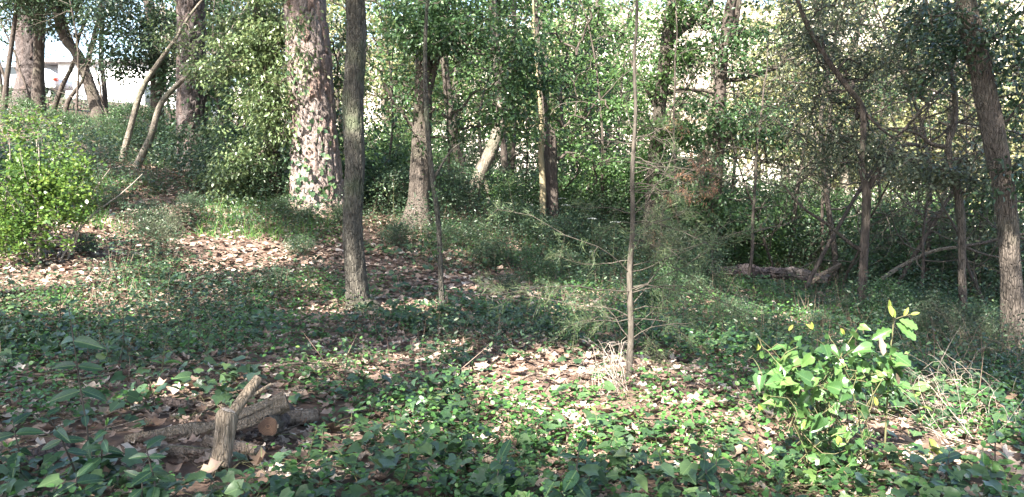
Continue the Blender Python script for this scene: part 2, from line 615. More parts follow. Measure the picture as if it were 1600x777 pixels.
nt_.links.new(ln_.outputs["Value"], ma_.inputs[0])
mb_ = nt_.nodes.new("ShaderNodeMath"); mb_.operation = 'MULTIPLY'; mb_.inputs[1].default_value = 14.0
nt_.links.new(no_.outputs["Fac"], mb_.inputs[0]); nt_.links.new(mb_.outputs[0], ma_.inputs[2])
si_ = nt_.nodes.new("ShaderNodeMath"); si_.operation = 'SINE'
nt_.links.new(ma_.outputs[0], si_.inputs[0])
mc_ = nt_.nodes.new("ShaderNodeMath"); mc_.operation = 'MULTIPLY_ADD'; mc_.inputs[1].default_value = .22
nt_.links.new(si_.outputs[0], mc_.inputs[0]); nt_.links.new(no_.outputs["Fac"], mc_.inputs[2])
cc_ = ramp(nt_, [(.25, (.03, .018, .013)), (.55, (.085, .047, .029)), (.8, (.15, .09, .055))], mc_.outputs[0])
pb_ = nt_.nodes.new("ShaderNodeBsdfPrincipled"); pb_.inputs["Roughness"].default_value = .95
nt_.links.new(cc_, pb_.inputs["Base Color"]); nt_.links.new(pb_.outputs[0], out_.inputs[0])
M['cut'] = m_
M['logbark'] = bark_mat("log_bark", (.045, .035, .03), (.17, .13, .115), (.09, .1, .06), 16, .2, 1.0, lichen=.4)
M['twig'] = bark_mat("twig_bark", (.04, .034, .028), (.11, .095, .078), None, 12, .3, .3)
M['stem'] = plain_mat("green_stem", (.1, .07, .04), (.12, .14, .06), 12, .6, 0)

M['oakleaf'] = leaf_mat("oak_leaves", [(0, (.022, .05, .022)), (.45, (.04, .085, .032)), (.8, (.065, .125, .045)), (1, (.12, .18, .06))], .3, .38)
M['brightleaf'] = leaf_mat("bright_leaves", [(0, (.036, .08, .028)), (.5, (.062, .125, .04)), (.85, (.1, .175, .055)), (1, (.16, .23, .08))], .4, .42)
M['limeleaf'] = leaf_mat("lime_leaves", [(0, (.028, .066, .018)), (.4, (.058, .12, .026)), (.8, (.12, .2, .04)), (1, (.23, .3, .07))], .35, .36)
M['greyleaf'] = leaf_mat("grey_green_leaves", [(0, (.04, .055, .032)), (.5, (.075, .095, .055)), (.85, (.12, .14, .08)), (1, (.19, .19, .11))], .3, .42)
M['darkleaf'] = leaf_mat("dark_evergreen_leaves", [(0, (.016, .032, .018)), (.5, (.03, .058, .028)), (.85, (.05, .085, .04)), (1, (.09, .12, .055))], .22, .36)
M['paleleaf'] = leaf_mat("pale_ivy_leaves", [(0, (.045, .075, .03)), (.5, (.085, .13, .05)), (.85, (.16, .2, .09)), (1, (.26, .28, .15))], .3, .36)
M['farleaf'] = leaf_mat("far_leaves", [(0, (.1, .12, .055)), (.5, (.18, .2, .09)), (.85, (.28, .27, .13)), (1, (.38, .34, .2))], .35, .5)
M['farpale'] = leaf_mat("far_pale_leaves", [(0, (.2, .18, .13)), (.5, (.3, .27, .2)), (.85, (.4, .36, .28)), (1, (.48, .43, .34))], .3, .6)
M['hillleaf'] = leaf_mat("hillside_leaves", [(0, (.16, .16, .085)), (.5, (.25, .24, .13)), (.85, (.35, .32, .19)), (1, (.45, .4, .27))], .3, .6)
M['ivy'] = leaf_mat("ivy_leaves", [(0, (.022, .05, .022)), (.4, (.038, .076, .032)), (.75, (.062, .112, .045)), (.92, (.1, .155, .058)), (1, (.18, .22, .08))], .18, .34, .55)
M['ivyone'] = leaf_mat("ivy_leaf_single", [(0, (.022, .05, .022)), (.4, (.038, .076, .032)), (.75, (.062, .112, .045)), (.92, (.1, .155, .058)), (1, (.18, .22, .08))], .18, .34, .55, True, True)
M['herb'] = leaf_mat("herb_leaves", [(0, (.03, .09, .025)), (.5, (.055, .14, .035)), (.85, (.09, .2, .05)), (1, (.17, .28, .06))], .35, .42)
M['herbone'] = leaf_mat("herb_leaf_single", [(0, (.035, .1, .028)), (.5, (.06, .15, .04)), (.85, (.1, .21, .05)), (1, (.2, .3, .07))], .35, .4, .5, True, True)
M['laurel'] = leaf_mat("laurel_leaf_single", [(0, (.016, .045, .026)), (.6, (.03, .075, .038)), (1, (.05, .11, .045))], .18, .42, .45, True, True)
M['vineone'] = leaf_mat("vine_leaf_single", [(0, (.032, .08, .025)), (.4, (.062, .14, .04)), (.8, (.105, .2, .055)), (1, (.17, .27, .085))], .32, .36, .55, True, True)
M['vine'] = leaf_mat("vine_leaves", [(0, (.02, .05, .02)), (.5, (.035, .085, .028)), (1, (.075, .15, .042))], .3, .36)
M['young'] = leaf_mat("young_yellow_leaves", [(0, (.16, .22, .05)), (1, (.28, .3, .07))], .4, .4, .4, True)
M['dry'] = leaf_mat("dry_leaves", [(0, (.055, .036, .027)), (.35, (.13, .085, .062)), (.65, (.26, .185, .145)), (.88, (.38, .3, .245)), (1, (.5, .43, .37))], .15, .6, .3)
M['dryone'] = leaf_mat("dry_leaf_single", [(0, (.055, .036, .027)), (.35, (.13, .085, .062)), (.65, (.26, .185, .145)), (.88, (.38, .3, .245)), (1, (.5, .43, .37))], .15, .55, .3, True, True)
M['rust'] = leaf_mat("rusty_needles", [(0, (.2, .09, .055)), (1, (.36, .2, .13))], .2, .6, .2)
M['under'] = leaf_mat("undergrowth_leaves", [(0, (.022, .046, .027)), (.4, (.04, .075, .04)), (.75, (.066, .112, .052)), (1, (.13, .165, .075))], .28, .4)
M['needle'] = leaf_mat("green_needles", [(0, (.04, .07, .035)), (.5, (.075, .115, .052)), (1, (.16, .19, .09))], .25, .5, .3)
M['flower'] = plain_mat("white_petals", (.75, .75, .7), (.85, .85, .8), 30, .7, 0)

# ------------------------------------------------------------------ ground and hill
def axis_steps(lo, a, b, hi, fine, grow=1.25):
    mid = np.arange(a, b + fine * 0.5, fine)
    right, s = [], fine
    x = b
    while x < hi:
        s *= grow
        x += s
        right.append(x)
    left, s = [], fine
    x = a
    while x > lo:
        s *= grow
        x -= s
        left.append(x)
    return np.array(left[::-1] + list(mid) + right)


def sheet(name, xs, ys, zf, mat):
    X, Y = np.meshgrid(xs, ys)
    Z = zf(X, Y)
    V = np.stack([X, Y, Z], -1).reshape(-1, 3)
    w = len(xs)
    i = (np.arange(len(ys) - 1)[:, None] * w + np.arange(w - 1)[None]).reshape(-1)
    F = np.stack([i, i + 1, i + w + 1, i + w], -1)
    o = mesh_obj(name, raw_mesh(name, V, F, mat))
    o["kind"] = "structure"
    return o


ground = sheet("ground", axis_steps(-400, -11, 12, 400, .11), axis_steps(-90, 1.5, 20, 560, .11), H, M['soil'])


def hill_z(X, Y):
    ramp_ = np.clip((Y - 85) / 190.0, 0, 1)
    s = ramp_ * ramp_ * (3 - 2 * ramp_)
    crest = 34 + 26 / (1 + np.exp(-(X + 10) / 40.0)) - 14 / (1 + np.exp((X + 70) / 25.0))
    return -8 + s * (crest + 8) + (fbm(X * .03, Y * .03, 0, 31, 4) - .5) * 9 * s - np.clip((Y - 290) / 300, 0, 1) * 60


hill = sheet("hillside", np.linspace(-420, 420, 120), np.linspace(80, 600, 90), hill_z, M['hill'])

# ------------------------------------------------------------------ trees
SHIFT_UP = np.array((0, 0, 1.0))


def ridge_disp(amp=.012, k=7, kz=1.1, seed=3):
    def f(th, L, R):
        n = fbm(np.cos(th) * k * R * 9, np.sin(th) * k * R * 9, L * kz * 2.2, seed, 3)
        n2 = fbm(np.cos(th) * 1.2, np.sin(th) * 1.2, L * .9, seed + 9, 2)
        return (np.abs(n - .5) * -4 + .5) * amp + (n2 - .5) * R * .35, None
    return f


def plate_disp(amp=.03, s=9.0, seed=4):
    def f(th, L, R):
        p = np.stack([np.cos(th) * R * s, np.sin(th) * R * s, L * s * .36], -1).reshape(-1, 3)
        p = p + (np.stack([noise3(p[:, 0] * 2, p[:, 1] * 2, p[:, 2] * 2, q) for q in (1, 2, 3)], -1) - .5) * .5
        e, idr = cells3(p, seed)
        e2, _ = cells3(p * 2.1, seed + 20)
        d = np.clip(e * 8, 0, 1) * amp + np.clip(e2 * 5, 0, 1) * amp * .22 + (idr - .5) * amp * .5
        n2 = fbm(np.cos(th) * 1.2, np.sin(th) * 1.2, L * .7, seed + 9, 2)
        return (d - amp).reshape(th.shape) + (n2 - .5) * R * .18, idr.reshape(th.shape)
    return f


def tree(name, label, depth, path, bark, top=9.0, sides=12, step=.14, disp=None, group=None, cat="tree", flare=1.35, limbs=(), ext_dir=None, up_bias=.5):
    """Trunk through photo-pixel points (u, v, width) at the tree's own distance, carried on above the frame to height top."""
    pts, rad = [], []
    for q in path:
        Y = q[3] if len(q) > 3 else depth
        pts.append(P(q[0], q[1], Y))
        rad.append(px(q[2], Y) / 2)
    base = pts[0].copy()
    base[2] = Hf(base[0], base[1])
    pts[0] = base.copy()
    ext = list(pts)
    er = list(rad)
    d = unit(ext[-1] - ext[-2]) if ext_dir is None else unit(np.array(ext_dir, float))
    rr = np.random.default_rng(abs(hash(label)) % 1000 if False else len(label) * 37 + int(depth * 10))
    while ext[-1][2] < base[2] + top:
        d = unit(d + np.array((0, 0, up_bias * .3)) + rr.normal(0, .07, 3))
        ext.append(ext[-1] + d * 1.2)
        er.append(max(er[-1] * (1 - 1.2 / max(top - (ext[-1][2] - base[2]) + 2.4, 1.5)), rad[-1] * .25))
    below = base - np.array((0, 0, .25))
    full = [below, base] + ext[1:]
    fr = [er[0] * flare * 1.25, er[0] * flare] + er[1:]
    pp, rp = resample(full, fr, step)
    root = empty(name, base)
    g = Geo()
    tube(g, pp, rp, sides, disp=disp)
    nodes = [p for p in pp[::max(1, int(.35 / step))] if p[2] > base[2] + 1.0]
    for lb in limbs:
        lp = [P(q[0], q[1], q[3] if len(q) > 3 else depth) for q in lb]
        lr = [px(q[2], q[3] if len(q) > 3 else depth) / 2 for q in lb]
        a, b = resample(lp, lr, step)
        tube(g, a, b, max(6, sides // 2))
        nodes += list(a[2::3])
    o = g.build("trunk", bark, root, base)
    tag(root, label, cat, group)
    return {"root": root, "base": base, "nodes": np.array(nodes), "bark": bark}


def ell_px(u, v, Y, ru, rv, rd):
    return (P(u, v, Y), np.array((px(ru, Y), rd, px(rv, Y))))


def ell_w(c, r):
    return (np.array(c, float), np.array(r, float))


def crown(t, ells, n_cl, per, rc, tmpl, size, mat, seed=0, name="crown", thin=.42, flat=.55, branches=True, keep=0.0, droop=.3, nscale=.8, sun=True, tw=.0035, narrow=None):
    r = np.random.default_rng(1000 + seed)
    vol = np.array([np.prod(e[1]) for e in ells]) ** .8
    vol /= vol.sum()
    cen = []
    while len(cen) < n_cl:
        e = ells[r.choice(len(ells), p=vol)]
        q = r.normal(0, 1, 3)
        q = q / np.linalg.norm(q) * r.random() ** (1 / 2.6)
        c = e[0] + q * e[1]
        if fbm(np.array([c[0] * nscale]), np.array([c[1] * nscale]), np.array([c[2] * nscale * 1.4]), 50 + seed, 2)[0] < thin and r.random() < .9:
            continue
        cen.append(c)
    cen = np.array(cen)
    if sun:
        ok = sun_open(cen, .2, .2 + keep, seed)
        cen = cen[ok]
    base = t["base"]
    # branches: every clump hangs on its nearest neighbour nearer to the trunk
    if branches:
        tn = t["nodes"]
        d0 = np.min(np.linalg.norm(cen[:, None] - tn[None], axis=2), axis=1)
        order = np.argsort(d0)
        cen = cen[order]
        allp = [*tn]
        par = []
        k0 = len(tn)
        A = np.zeros((k0 + len(cen), 3))
        A[:k0] = tn
        for i, c in enumerate(cen):
            dd = np.linalg.norm(A[:k0 + i] - c, axis=1)
            dd[:k0] *= .8
            up = A[:k0 + i, 2] - c[2]
            dd = dd + np.clip(up, 0, 9) * .5
            j = int(np.argmin(dd))
            par.append(j)
            A[k0 + i] = c
        cnt = np.ones(len(cen))
        for i in range(len(cen) - 1, -1, -1):
            if par[i] >= k0:
                cnt[par[i] - k0] += cnt[i]
        g = Geo()
        for i in range(len(cen)):
            a, b = A[par[i]], A[k0 + i]
            L = np.linalg.norm(b - a)
            m1 = a + (b - a) * .35 + r.normal(0, .07, 3) * L + np.array((0, 0, .06 * L))
            m2 = a + (b - a) * .7 + r.normal(0, .07, 3) * L + np.array((0, 0, .07 * L))
            rb = tw * cnt[i] ** .5
            ra = tw * (cnt[i] + 1.5) ** .5
            tube(g, [a, m1, m2, b], [ra, ra * .9 + rb * .1, (ra + rb) / 2, rb], 4 if cnt[i] < 12 else 6, cap=False)
        g.build("branches", t["bark"], t["root"], base)["kind"] = "stuff"
    n = len(cen) * per
    ci = np.repeat(np.arange(len(cen)), per)
    sc = rc * (.6 + .8 * r.random(len(cen)))[ci]
    off = r.normal(0, .5, (n, 3)) * np.array((1, 1, flat)) * sc[:, None]
    pos = cen[ci] + off
    ax = unit(off + r.normal(0, .35, (n, 3)) * sc[:, None] + np.array((0, 0, -droop)) * sc[:, None])
    nm = unit(np.array((0, 0, 1.0)) + r.normal(0, .55, (n, 3)))
    sz = size * (.6 + .7 * r.random(n))
    cr = r.random(len(cen))[ci]
    rnd = np.clip(.55 * r.random(n) + .45 * cr, 0, 1)
    if sun:
        ok = sun_open(pos, .25, keep, seed + 5)
        pos, ax, nm, sz, rnd = pos[ok], ax[ok], nm[ok], sz[ok], rnd[ok]
    o = leaves(name, tmpl, pos, ax, nm, sz, mat, rnd, t["root"], base)
    o["kind"] = "stuff"
    return o


TRI = lambda: sum(len(m.polygons) for m in bpy.data.meshes)

# --- the tall pines
pineA = tree("pine_tree", "tall pine with dark plated bark standing left, its foot flecked with sun", 17.0,
             [(303, 273, 58), (302, 245, 47), (300, 150, 43), (298, 0, 39)], M['pine'], 15, 96, .022, plate_disp(.04, 7.5, 4), flare=1.15)
pineB = tree("pine_tree", "thickest pine, broad reddish flaking trunk brightly dappled with sun", 14.0,
             [(497, 334, 90), (496, 300, 80), (490, 200, 70), (482, 100, 66), (476, 0, 62)], M['pine2'], 15, 120, .022, plate_disp(.045, 6.5, 14), flare=1.12)
pineC = tree("pine_tree", "far pine with brown trunk at the left edge, in front of the pale building", 27.0,
             [(40, 168, 36), (45, 120, 34), (42, 60, 32), (40, 0, 30)], M['pine'], 14, 40, .06, plate_disp(.05, 7, 24), flare=1.15)
for i, (t, c, rr_) in enumerate([(pineA, (-6.3, 17, 13.5), (3.2, 3.2, 2.0)), (pineB, (-3.4, 14, 14.0), (3.6, 3.4, 2.2)), (pineC, (-16.5, 27, 13.5), (3, 3, 2))]):
    crown(t, [ell_w(c, rr_)], 90, 60, .8, NARROW, .2, M['darkleaf'], 900 + i, nscale=.5)

# --- the nearer broadleaf trunks
oakA = tree("oak_tree", "straight grey-barked trunk nearest the middle left, rising clear out of the picture", 8.8,
            [(562, 491, 42), (559, 470, 36), (556, 430, 33), (551, 350, 31), (555, 255, 31), (552, 150, 31), (556, 70, 29), (554, 0, 28)], M['oak'], 11, 56, .035, ridge_disp(.016, 7, 2.6, 3), flare=1.5)
crown(oakA, [ell_w((-2.2, 9, 9.5), (3.0, 3.0, 2.4))], 150, 55, .75, KITE, .13, M['oakleaf'], 910, nscale=.6)
# its one low bare branch
sapB = tree("oak_sapling", "thin pale sapling with bare stem just right of the straight grey trunk", 8.4,
            [(692, 497, 10), (689, 440, 8.5), (685, 350, 7.5), (676, 280, 7.5), (668, 200, 7), (664, 100, 6.5), (668, 0, 6)], M['oak'], 5.2, 10, .08, ridge_disp(.004, 7, 1, 5), flare=1.2,
            limbs=[[(676, 283, 6), (690, 258, 4), (705, 235, 3), (722, 222, 2)]])
crown(sapB, [ell_w((-.9, 8.5, 4.9), (1.2, 1.2, .8))], 40, 40, .4, KITE, .08, M['oakleaf'], 911)
crown(sapB, [ell_px(684, 300, 8.4, 30, 130, .2)], 22, 7, .1, KITE, .05, M['brightleaf'], 917, name="side_leaves", thin=.2, tw=.0016)

oakD = tree("oak_tree", "ridged brown trunk behind the thin sapling, dark leafy crown low on it", 14.0,
            [(652, 366, 40), (654, 310, 31), (659, 200, 29), (662, 100, 26), (666, 0, 23)], M['oakbrown'], 11, 40, .05, ridge_disp(.014, 6, 1, 6), flare=1.5,
            limbs=[[(662, 170, 14), (675, 120, 12), (690, 60, 10), (700, 0, 9)], [(659, 210, 9), (640, 190, 7), (618, 165, 5), (600, 130, 4)]])
crown(oakD, [ell_px(720, 90, 13.4, 125, 90, 1.3), ell_px(660, 110, 13.0, 75, 80, .8), ell_px(760, 190, 13.6, 85, 55, 1.1), ell_px(640, 60, 13.4, 60, 50, .9), ell_px(830, 120, 14, 60, 90, 1.0), ell_px(630, 185, 13.2, 40, 50, .6), ell_px(690, 20, 13.4, 110, 40, 1.0)],
      360, 40, .30, KITE, .082, M['oakleaf'], 20, thin=.49, nscale=.9, keep=.3)
crown(oakD, [ell_w((-1.6, 14, 9.2), (3.2, 3.0, 2.6))], 150, 45, .8, KITE, .15, M['oakleaf'], 912, name="upper_crown", branches=False, nscale=.6)

oakE = tree("oak_tree", "dark straight trunk in the centre beside a thin pale yellow stem", 15.5,
            [(862, 358, 23), (861, 280, 22), (859, 215, 20), (852, 185, 11), (843, 100, 10), (835, 0, 8)], M['dark'], 9, 30, .06, ridge_disp(.012, 6, 1, 7), flare=1.4)
stemE = tree("young_tree", "thin pale yellow stem pressed beside the dark centre trunk", 15.2,
             [(848, 358, 10), (848, 290, 10), (845, 240, 9), (846, 190, 7), (838, 100, 5), (834, 40, 4)], M['yellowbark'], 5, 10, .1, flare=1.1)
crown(oakE, [ell_px(940, 60, 16.5, 90, 75, 1.2), ell_px(960, 170, 16.5, 100, 60, 1.2), ell_px(900, 220, 16.2, 75, 50, 1.0), ell_px(1010, 90, 16.5, 60, 70, .9), ell_px(880, 30, 16.2, 70, 45, .9), ell_px(975, 260, 16, 80, 60, 1.0), ell_px(920, 300, 16.5, 80, 40, .9)],
      230, 36, .32, KITE, .092, M['brightleaf'], 21, thin=.52, nscale=1.0, flat=.35, keep=.2)
crown(stemE, [ell_w((.45, 15.2, 5.2), (1, 1, .8))], 30, 40, .4, KITE, .09, M['brightleaf'], 22)

bentF = tree("leaning_tree", "pale mottled trunk bending to the right in the middle distance", 16.5,
             [(736, 362, 20), (738, 315, 20), (750, 272, 20), (769, 235, 20), (782, 190, 18), (783, 160, 16), (774, 60, 14), (769, 0, 12)], M['oakpale'], 8, 20, .07, ridge_disp(.01, 5, 1, 8),
             limbs=[[(752, 268, 9), (762, 300, 7), (764, 318, 5)], [(784, 160, 9), (800, 90, 8), (804, 0, 7)]])
crown(bentF, [ell_w((-.3, 16.5, 7.2), (2.2, 2.2, 1.8))], 90, 40, .7, KITE, .13, M['oakleaf'], 913)
treeG = tree("slender_tree", "dark leaning trunk between the brown ridged trunk and the pale bent one", 20.0,
             [(722, 302, 18), (719, 255, 17), (709, 208, 15), (700, 150, 13), (692, 60, 11), (688, 0, 9)], M['oakbrown'], 8, 16, .1, ridge_disp(.01, 5, 1, 9))
treeG2 = tree("slender_tree", "slim dark trunk just right of the pale bent tree", 21.0,
              [(791, 318, 12), (788, 250, 11), (785, 200, 10), (780, 100, 9), (778, 0, 8)], M['dark'], 8, 12, .12)
treeG3 = tree("slender_tree", "thinnest wavy dark stem between the bent tree and the dark centre trunk", 19.0,
              [(806, 316, 6), (801, 265, 6), (804, 200, 6), (799, 120, 5), (802, 30, 4)], M['dark'], 7, 8, .12)
for i, (t, x, y) in enumerate([(treeG, -2.2, 20), (treeG2, -.3, 21), (treeG3, .1, 19)]):
    crown(t, [ell_w((x, y, 7.0), (1.8, 1.8, 1.6))], 60, 40, .6, KITE, .14, M['oakleaf'], 920 + i)

oakH = tree("oak_tree", "dark trunk leaning right with a long bare limb reaching to the top edge", 15.0,
            [(1012, 398, 25), (1018, 320, 22), (1024, 240, 20), (1033, 150, 20), (1042, 60, 17), (1049, 0, 14)], M['oakbrown'], 10, 30, .06, ridge_disp(.012, 6, 1, 11),
            limbs=[[(1041, 70, 12), (1065, 48, 11), (1092, 22, 10), (1112, -4, 9), (1135, -60, 7)], [(1030, 180, 7), (1005, 130, 5), (985, 95, 4)], [(1033, 150, 6), (1070, 140, 5), (1100, 148, 4), (1118, 160, 3)],
                   [(1040, 385, 9), (1034, 340, 8), (1030, 300, 7)]])
crown(oakH, [ell_px(1040, 215, 14.8, 70, 30, .8), ell_px(1030, 110, 15, 60, 40, .8), ell_px(1060, 270, 15, 60, 45, .9), ell_px(1000, 20, 15, 60, 30, .8), ell_px(1080, 15, 15, 55, 35, .8), ell_px(1065, 80, 15, 40, 30, .6)], 150, 40, .3, KITE, .095, M['brightleaf'], 23, thin=.48, flat=.35, nscale=1.2)
crown(oakH, [ell_w((3.6, 15, 8.6), (2.4, 2.4, 2.0))], 55, 32, .8, KITE, .15, M['oakleaf'], 914, name="upper_crown", branches=False)

treeI = tree("evergreen_oak", "dark evergreen trunk forking right of centre, bluish leaves clinging to it", 14.0,
             [(1112, 398, 22), (1117, 300, 20), (1124, 200, 17), (1128, 100, 16), (1139, 20, 15), (1145, -10, 14)], M['dark'], 9, 24, .07, ridge_disp(.012, 6, 1, 12),
             limbs=[[(1120, 235, 13), (1140, 212, 11), (1165, 185, 9), (1180, 160, 7)], [(1126, 125, 8), (1150, 125, 7), (1180, 118, 6), (1215, 105, 5)], [(1130, 80, 11), (1148, 40, 10), (1156, -10, 9)], [(1125, 152, 6), (1105, 143, 5), (1080, 140, 4)]])
crown(treeI, [ell_px(1150, 70, 14, 60, 60, .8), ell_px(1165, 215, 13.7, 65, 70, .9), ell_px(1100, 300, 14, 50, 70, .8), ell_px(1160, 320, 14, 70, 55, .9), ell_px(1090, 190, 14.2, 40, 50, .7)],
      220, 38, .3, KITE, .085, M['oakleaf'], 24, thin=.48, nscale=1.2, keep=.3)
treeI2 = tree("evergreen_oak", "short trunk with pale patched foot leaning beside the dark forking evergreen", 14.5,
              [(1090, 390, 19), (1096, 335, 17), (1092, 290, 14), (1104, 220, 10), (1112, 170, 8)], M['oakpale'], 5, 18, .08, ridge_disp(.012, 6, 1, 13))
crown(treeI2, [ell_w((3.7, 14.5, 5.0), (1.4, 1.4, 1.0))], 50, 40, .5, KITE, .1, M['darkleaf'], 25)

treeJ = tree("forked_tree", "slender grey tree on the right forking in a V above a straight stem", 10.5,
             [(1347, 487, 14), (1350, 400, 13), (1353, 340, 13), (1353, 298, 13), (1346, 262, 9), (1349, 205, 9), (1345, 165, 9), (1322, 133, 8), (1292, 92, 8), (1262, 40, 7), (1244, -5, 6)], M['dark'], 6.0, 14, .06, ridge_disp(.006, 6, 1, 14), flare=1.15, ext_dir=(-.4, 0, .8),
             limbs=[[(1353, 300, 10), (1372, 268, 8), (1396, 235, 7), (1422, 226, 6), (1450, 232, 4)], [(1348, 393, 7), (1325, 378, 6), (1295, 352, 5), (1255, 325, 4), (1225, 290, 3)], [(1345, 170, 6), (1375, 200, 4), (1395, 215, 3)]])
crown(treeJ, [ell_px(1330, 100, 11, 90, 65, .9), ell_px(1250, 190, 11.2, 90, 60, .9), ell_px(1300, 240, 11, 95, 50, .9), ell_px(1230, 60, 11, 60, 50, .7), ell_px(1390, 150, 11, 55, 60, .7), ell_px(1400, 240, 10.8, 70, 30, .6), ell_px(1210, 280, 11.3, 60, 50, .8), ell_px(1310, 25, 11, 100, 40, .8)],
      240, 38, .25, NARROW, .08, M['greyleaf'], 26, thin=.50, nscale=1.1, keep=.3)

treeK = tree("crooked_tree", "crooked slender dark tree just left of the leaning right-hand trunk", 9.6,
             [(1506, 517, 12), (1503, 430, 11), (1502, 345, 12), (1492, 275, 11), (1481, 230, 9.5), (1490, 200, 8), (1492, 150, 8), (1472, 60, 7), (1442, -5, 6)], M['oakbrown'], 5.5, 14, .06, ridge_disp(.006, 6, 1, 15), flare=1.15,
             limbs=[[(1481, 230, 8), (1455, 225, 7), (1437, 210, 5), (1415, 205, 4)], [(1437, 212, 4), (1442, 190, 4), (1452, 165, 3)], [(1484, 248, 5), (1500, 250, 4), (1510, 265, 3)], [(1502, 385, 6), (1535, 380, 5), (1566, 372, 5), (1600, 366, 4)], [(1503, 384, 6), (1530, 395, 4), (1560, 402, 3), (1600, 408, 3)]])
crown(treeK, [ell_px(1440, 80, 9.6, 60, 70, .6), ell_px(1440, 270, 9.8, 50, 35, .5), ell_px(1520, 260, 9.6, 40, 40, .5), ell_px(1480, 30, 9.6, 60, 40, .5)], 150, 40, .2, KITE, .06, M['greyleaf'], 27, thin=.46, nscale=1.5, keep=.3)

oakL = tree("oak_tree", "big trunk leaning left at the right edge, lower bark bright in sunlight", 8.2,
            [(1585, 552, 31), (1579, 430, 27), (1571, 310, 28), (1551, 205, 31), (1526, 85, 31), (1508, -5, 29)], M['oakbrown'], 11, 56, .035, ridge_disp(.011, 7, 1, 16), flare=1.25, up_bias=.3,
            limbs=[[(1596, 555, 16), (1598, 500, 13), (1592, 450, 11), (1580, 420, 9)]])
crown(oakL, [ell_px(1440, 25, 8.2, 60, 40, .5), ell_px(1560, 60, 8.0, 60, 60, .5), ell_px(1580, 130, 8.3, 45, 60, .5), ell_px(1470, 90, 8.4, 45, 50, .5), ell_px(1590, 270, 8.0, 40, 55, .4)],
      105, 30, .2, ELL, .062, M['darkleaf'], 28, thin=.45, nscale=1.7, keep=.3)
crown(oakL, [ell_w((3.6, 8, 8.5), (2.4, 2.4, 1.8))], 60, 34, .8, KITE, .15, M['oakleaf'], 915, name="upper_crown", branches=False)

thinC = tree("thin_conifer", "very thin straight conifer stem near the centre with wispy low branches", 5.6,
             [(982, 606, 11), (986, 520, 9.5), (984, 430, 8.5), (989, 350, 7.5), (988, 270, 6.5), (993, 180, 5.5), (991, 90, 4.5), (995, 0, 4)], M['twig'], 5.0, 12, .05, ridge_disp(.004, 8, 2, 17), flare=1.1)

ivyCol = tree("ivy_clad_tree", "leaf-covered dark trunk between the two tall pines, leaves catching the sun", 14.4,
              [(427, 342, 27), (426, 250, 24), (415, 120, 20), (402, 0, 16)], M['dark'], 7, 18, .08, ridge_disp(.012, 6, 1, 18), cat="tree")
crown(ivyCol, [ell_px(385, 70, 14, 65, 80, .8), ell_px(395, 190, 13.9, 55, 80, .7), ell_px(370, 280, 14, 50, 60, .7), ell_px(430, 120, 13.7, 40, 110, .45), ell_px(340, 150, 14.2, 25, 90, .5), ell_px(420, 30, 14, 60, 40, .7), ell_px(540, 130, 14.4, 25, 120, .4), ell_px(465, 50, 13.2, 50, 60, .3), ell_px(445, 170, 13.3, 18, 90, .25)],
      420, 46, .26, KITE, .075, M['paleleaf'], 29, thin=.42, nscale=1.2, keep=.35, droop=.6)
# ivy that climbs the thick pine
ivyPine = {"root": tag(empty("climbing_ivy", pineB["base"]), "sparse ivy climbing the sunlit face of the thickest pine", "ivy"), "base": pineB["base"], "nodes": None, "bark": M['twig']}
g = Geo()
pos_, nrm_ = [], []
for k in range(7):
    a0 = -math.pi / 2 + rng.uniform(-1.25, .9)
    pts = []
    for s in range(26):
        z = s / 25 * rng.uniform(3.2, 3.4) * (1 if k < 5 else .5)
        v = 330 - z / 14 * FPX
        cxp = 497 - z * 4.2
        c = P(cxp, v, 14.0)
        rr_ = np.interp(z, [0, .4, 1.5, 3.5], [.46, .42, .37, .34]) + .015
        a0 += rng.normal(0, .1)
        a0 = np.clip(a0, -2.9, -.2)
        q = np.array((c[0] + math.cos(a0) * rr_, 14.0 + math.sin(a0) * rr_, c[2]))
        pts.append(q)
        for m in range(1 if s > 8 else 3):
            pos_.append(q + np.array((math.cos(a0), math.sin(a0), 0)) * .03 + rng.normal(0, .07, 3))
            nrm_.append((math.cos(a0), math.sin(a0), .5))
    tube(g, pts, .006, 4, cap=False)
g.build("stem", M['twig'], ivyPine["root"], pineB["base"])
pos_ = np.array(pos_)
nrm_ = unit(np.array(nrm_) + rng.normal(0, .3, (len(pos_), 3)))
leaves("foliage", IVY, pos_, unit(rng.normal(0, .5, (len(pos_), 3)) + np.array((0, -.2, -.8))), nrm_, (.06 + .05 * rng.random(len(pos_))), M['ivy'], rng.random(len(pos_)) * .9, ivyPine["root"], pineB["base"])

# --- left, in front of the building
treeN = tree("crooked_tree", "crooked tree on the left with S-shaped trunk before the white wall", 24.0,
             [(156, 218, 19), (150, 170, 17), (133, 112, 16), (118, 80, 15), (100, 58, 14), (86, 0, 12)], M['oakbrown'], 9, 20, .1, ridge_disp(.014, 6, 1, 19),
             limbs=[[(133, 112, 9), (140, 85, 8), (152, 40, 7), (163, 0, 6)], [(118, 82, 6), (124, 55, 5), (140, 20, 4)]])
thinN = tree("slender_tree", "thin dark stem leaning right at the crooked tree's left", 25.0,
             [(78, 178, 8), (95, 140, 7), (112, 105, 6), (118, 80, 5), (104, 40, 4), (96, 0, 4)], M['dark'], 7, 8, .15)
thinN2 = tree("slender_tree", "slim dark upright stem between the far pine and the grey wall", 25.5,
              [(60, 172, 17), (60, 110, 16), (62, 40, 15), (60, 0, 14)], M['dark'], 9, 12, .15)
thinN3 = tree("slender_tree", "thin forked dark stem at the picture's left edge", 23.0,
              [(4, 178, 9), (10, 130, 8), (18, 70, 7), (27, 0, 6)], M['dark'], 7, 8, .15, limbs=[[(10, 130, 5), (0, 100, 4), (-12, 60, 3)]])
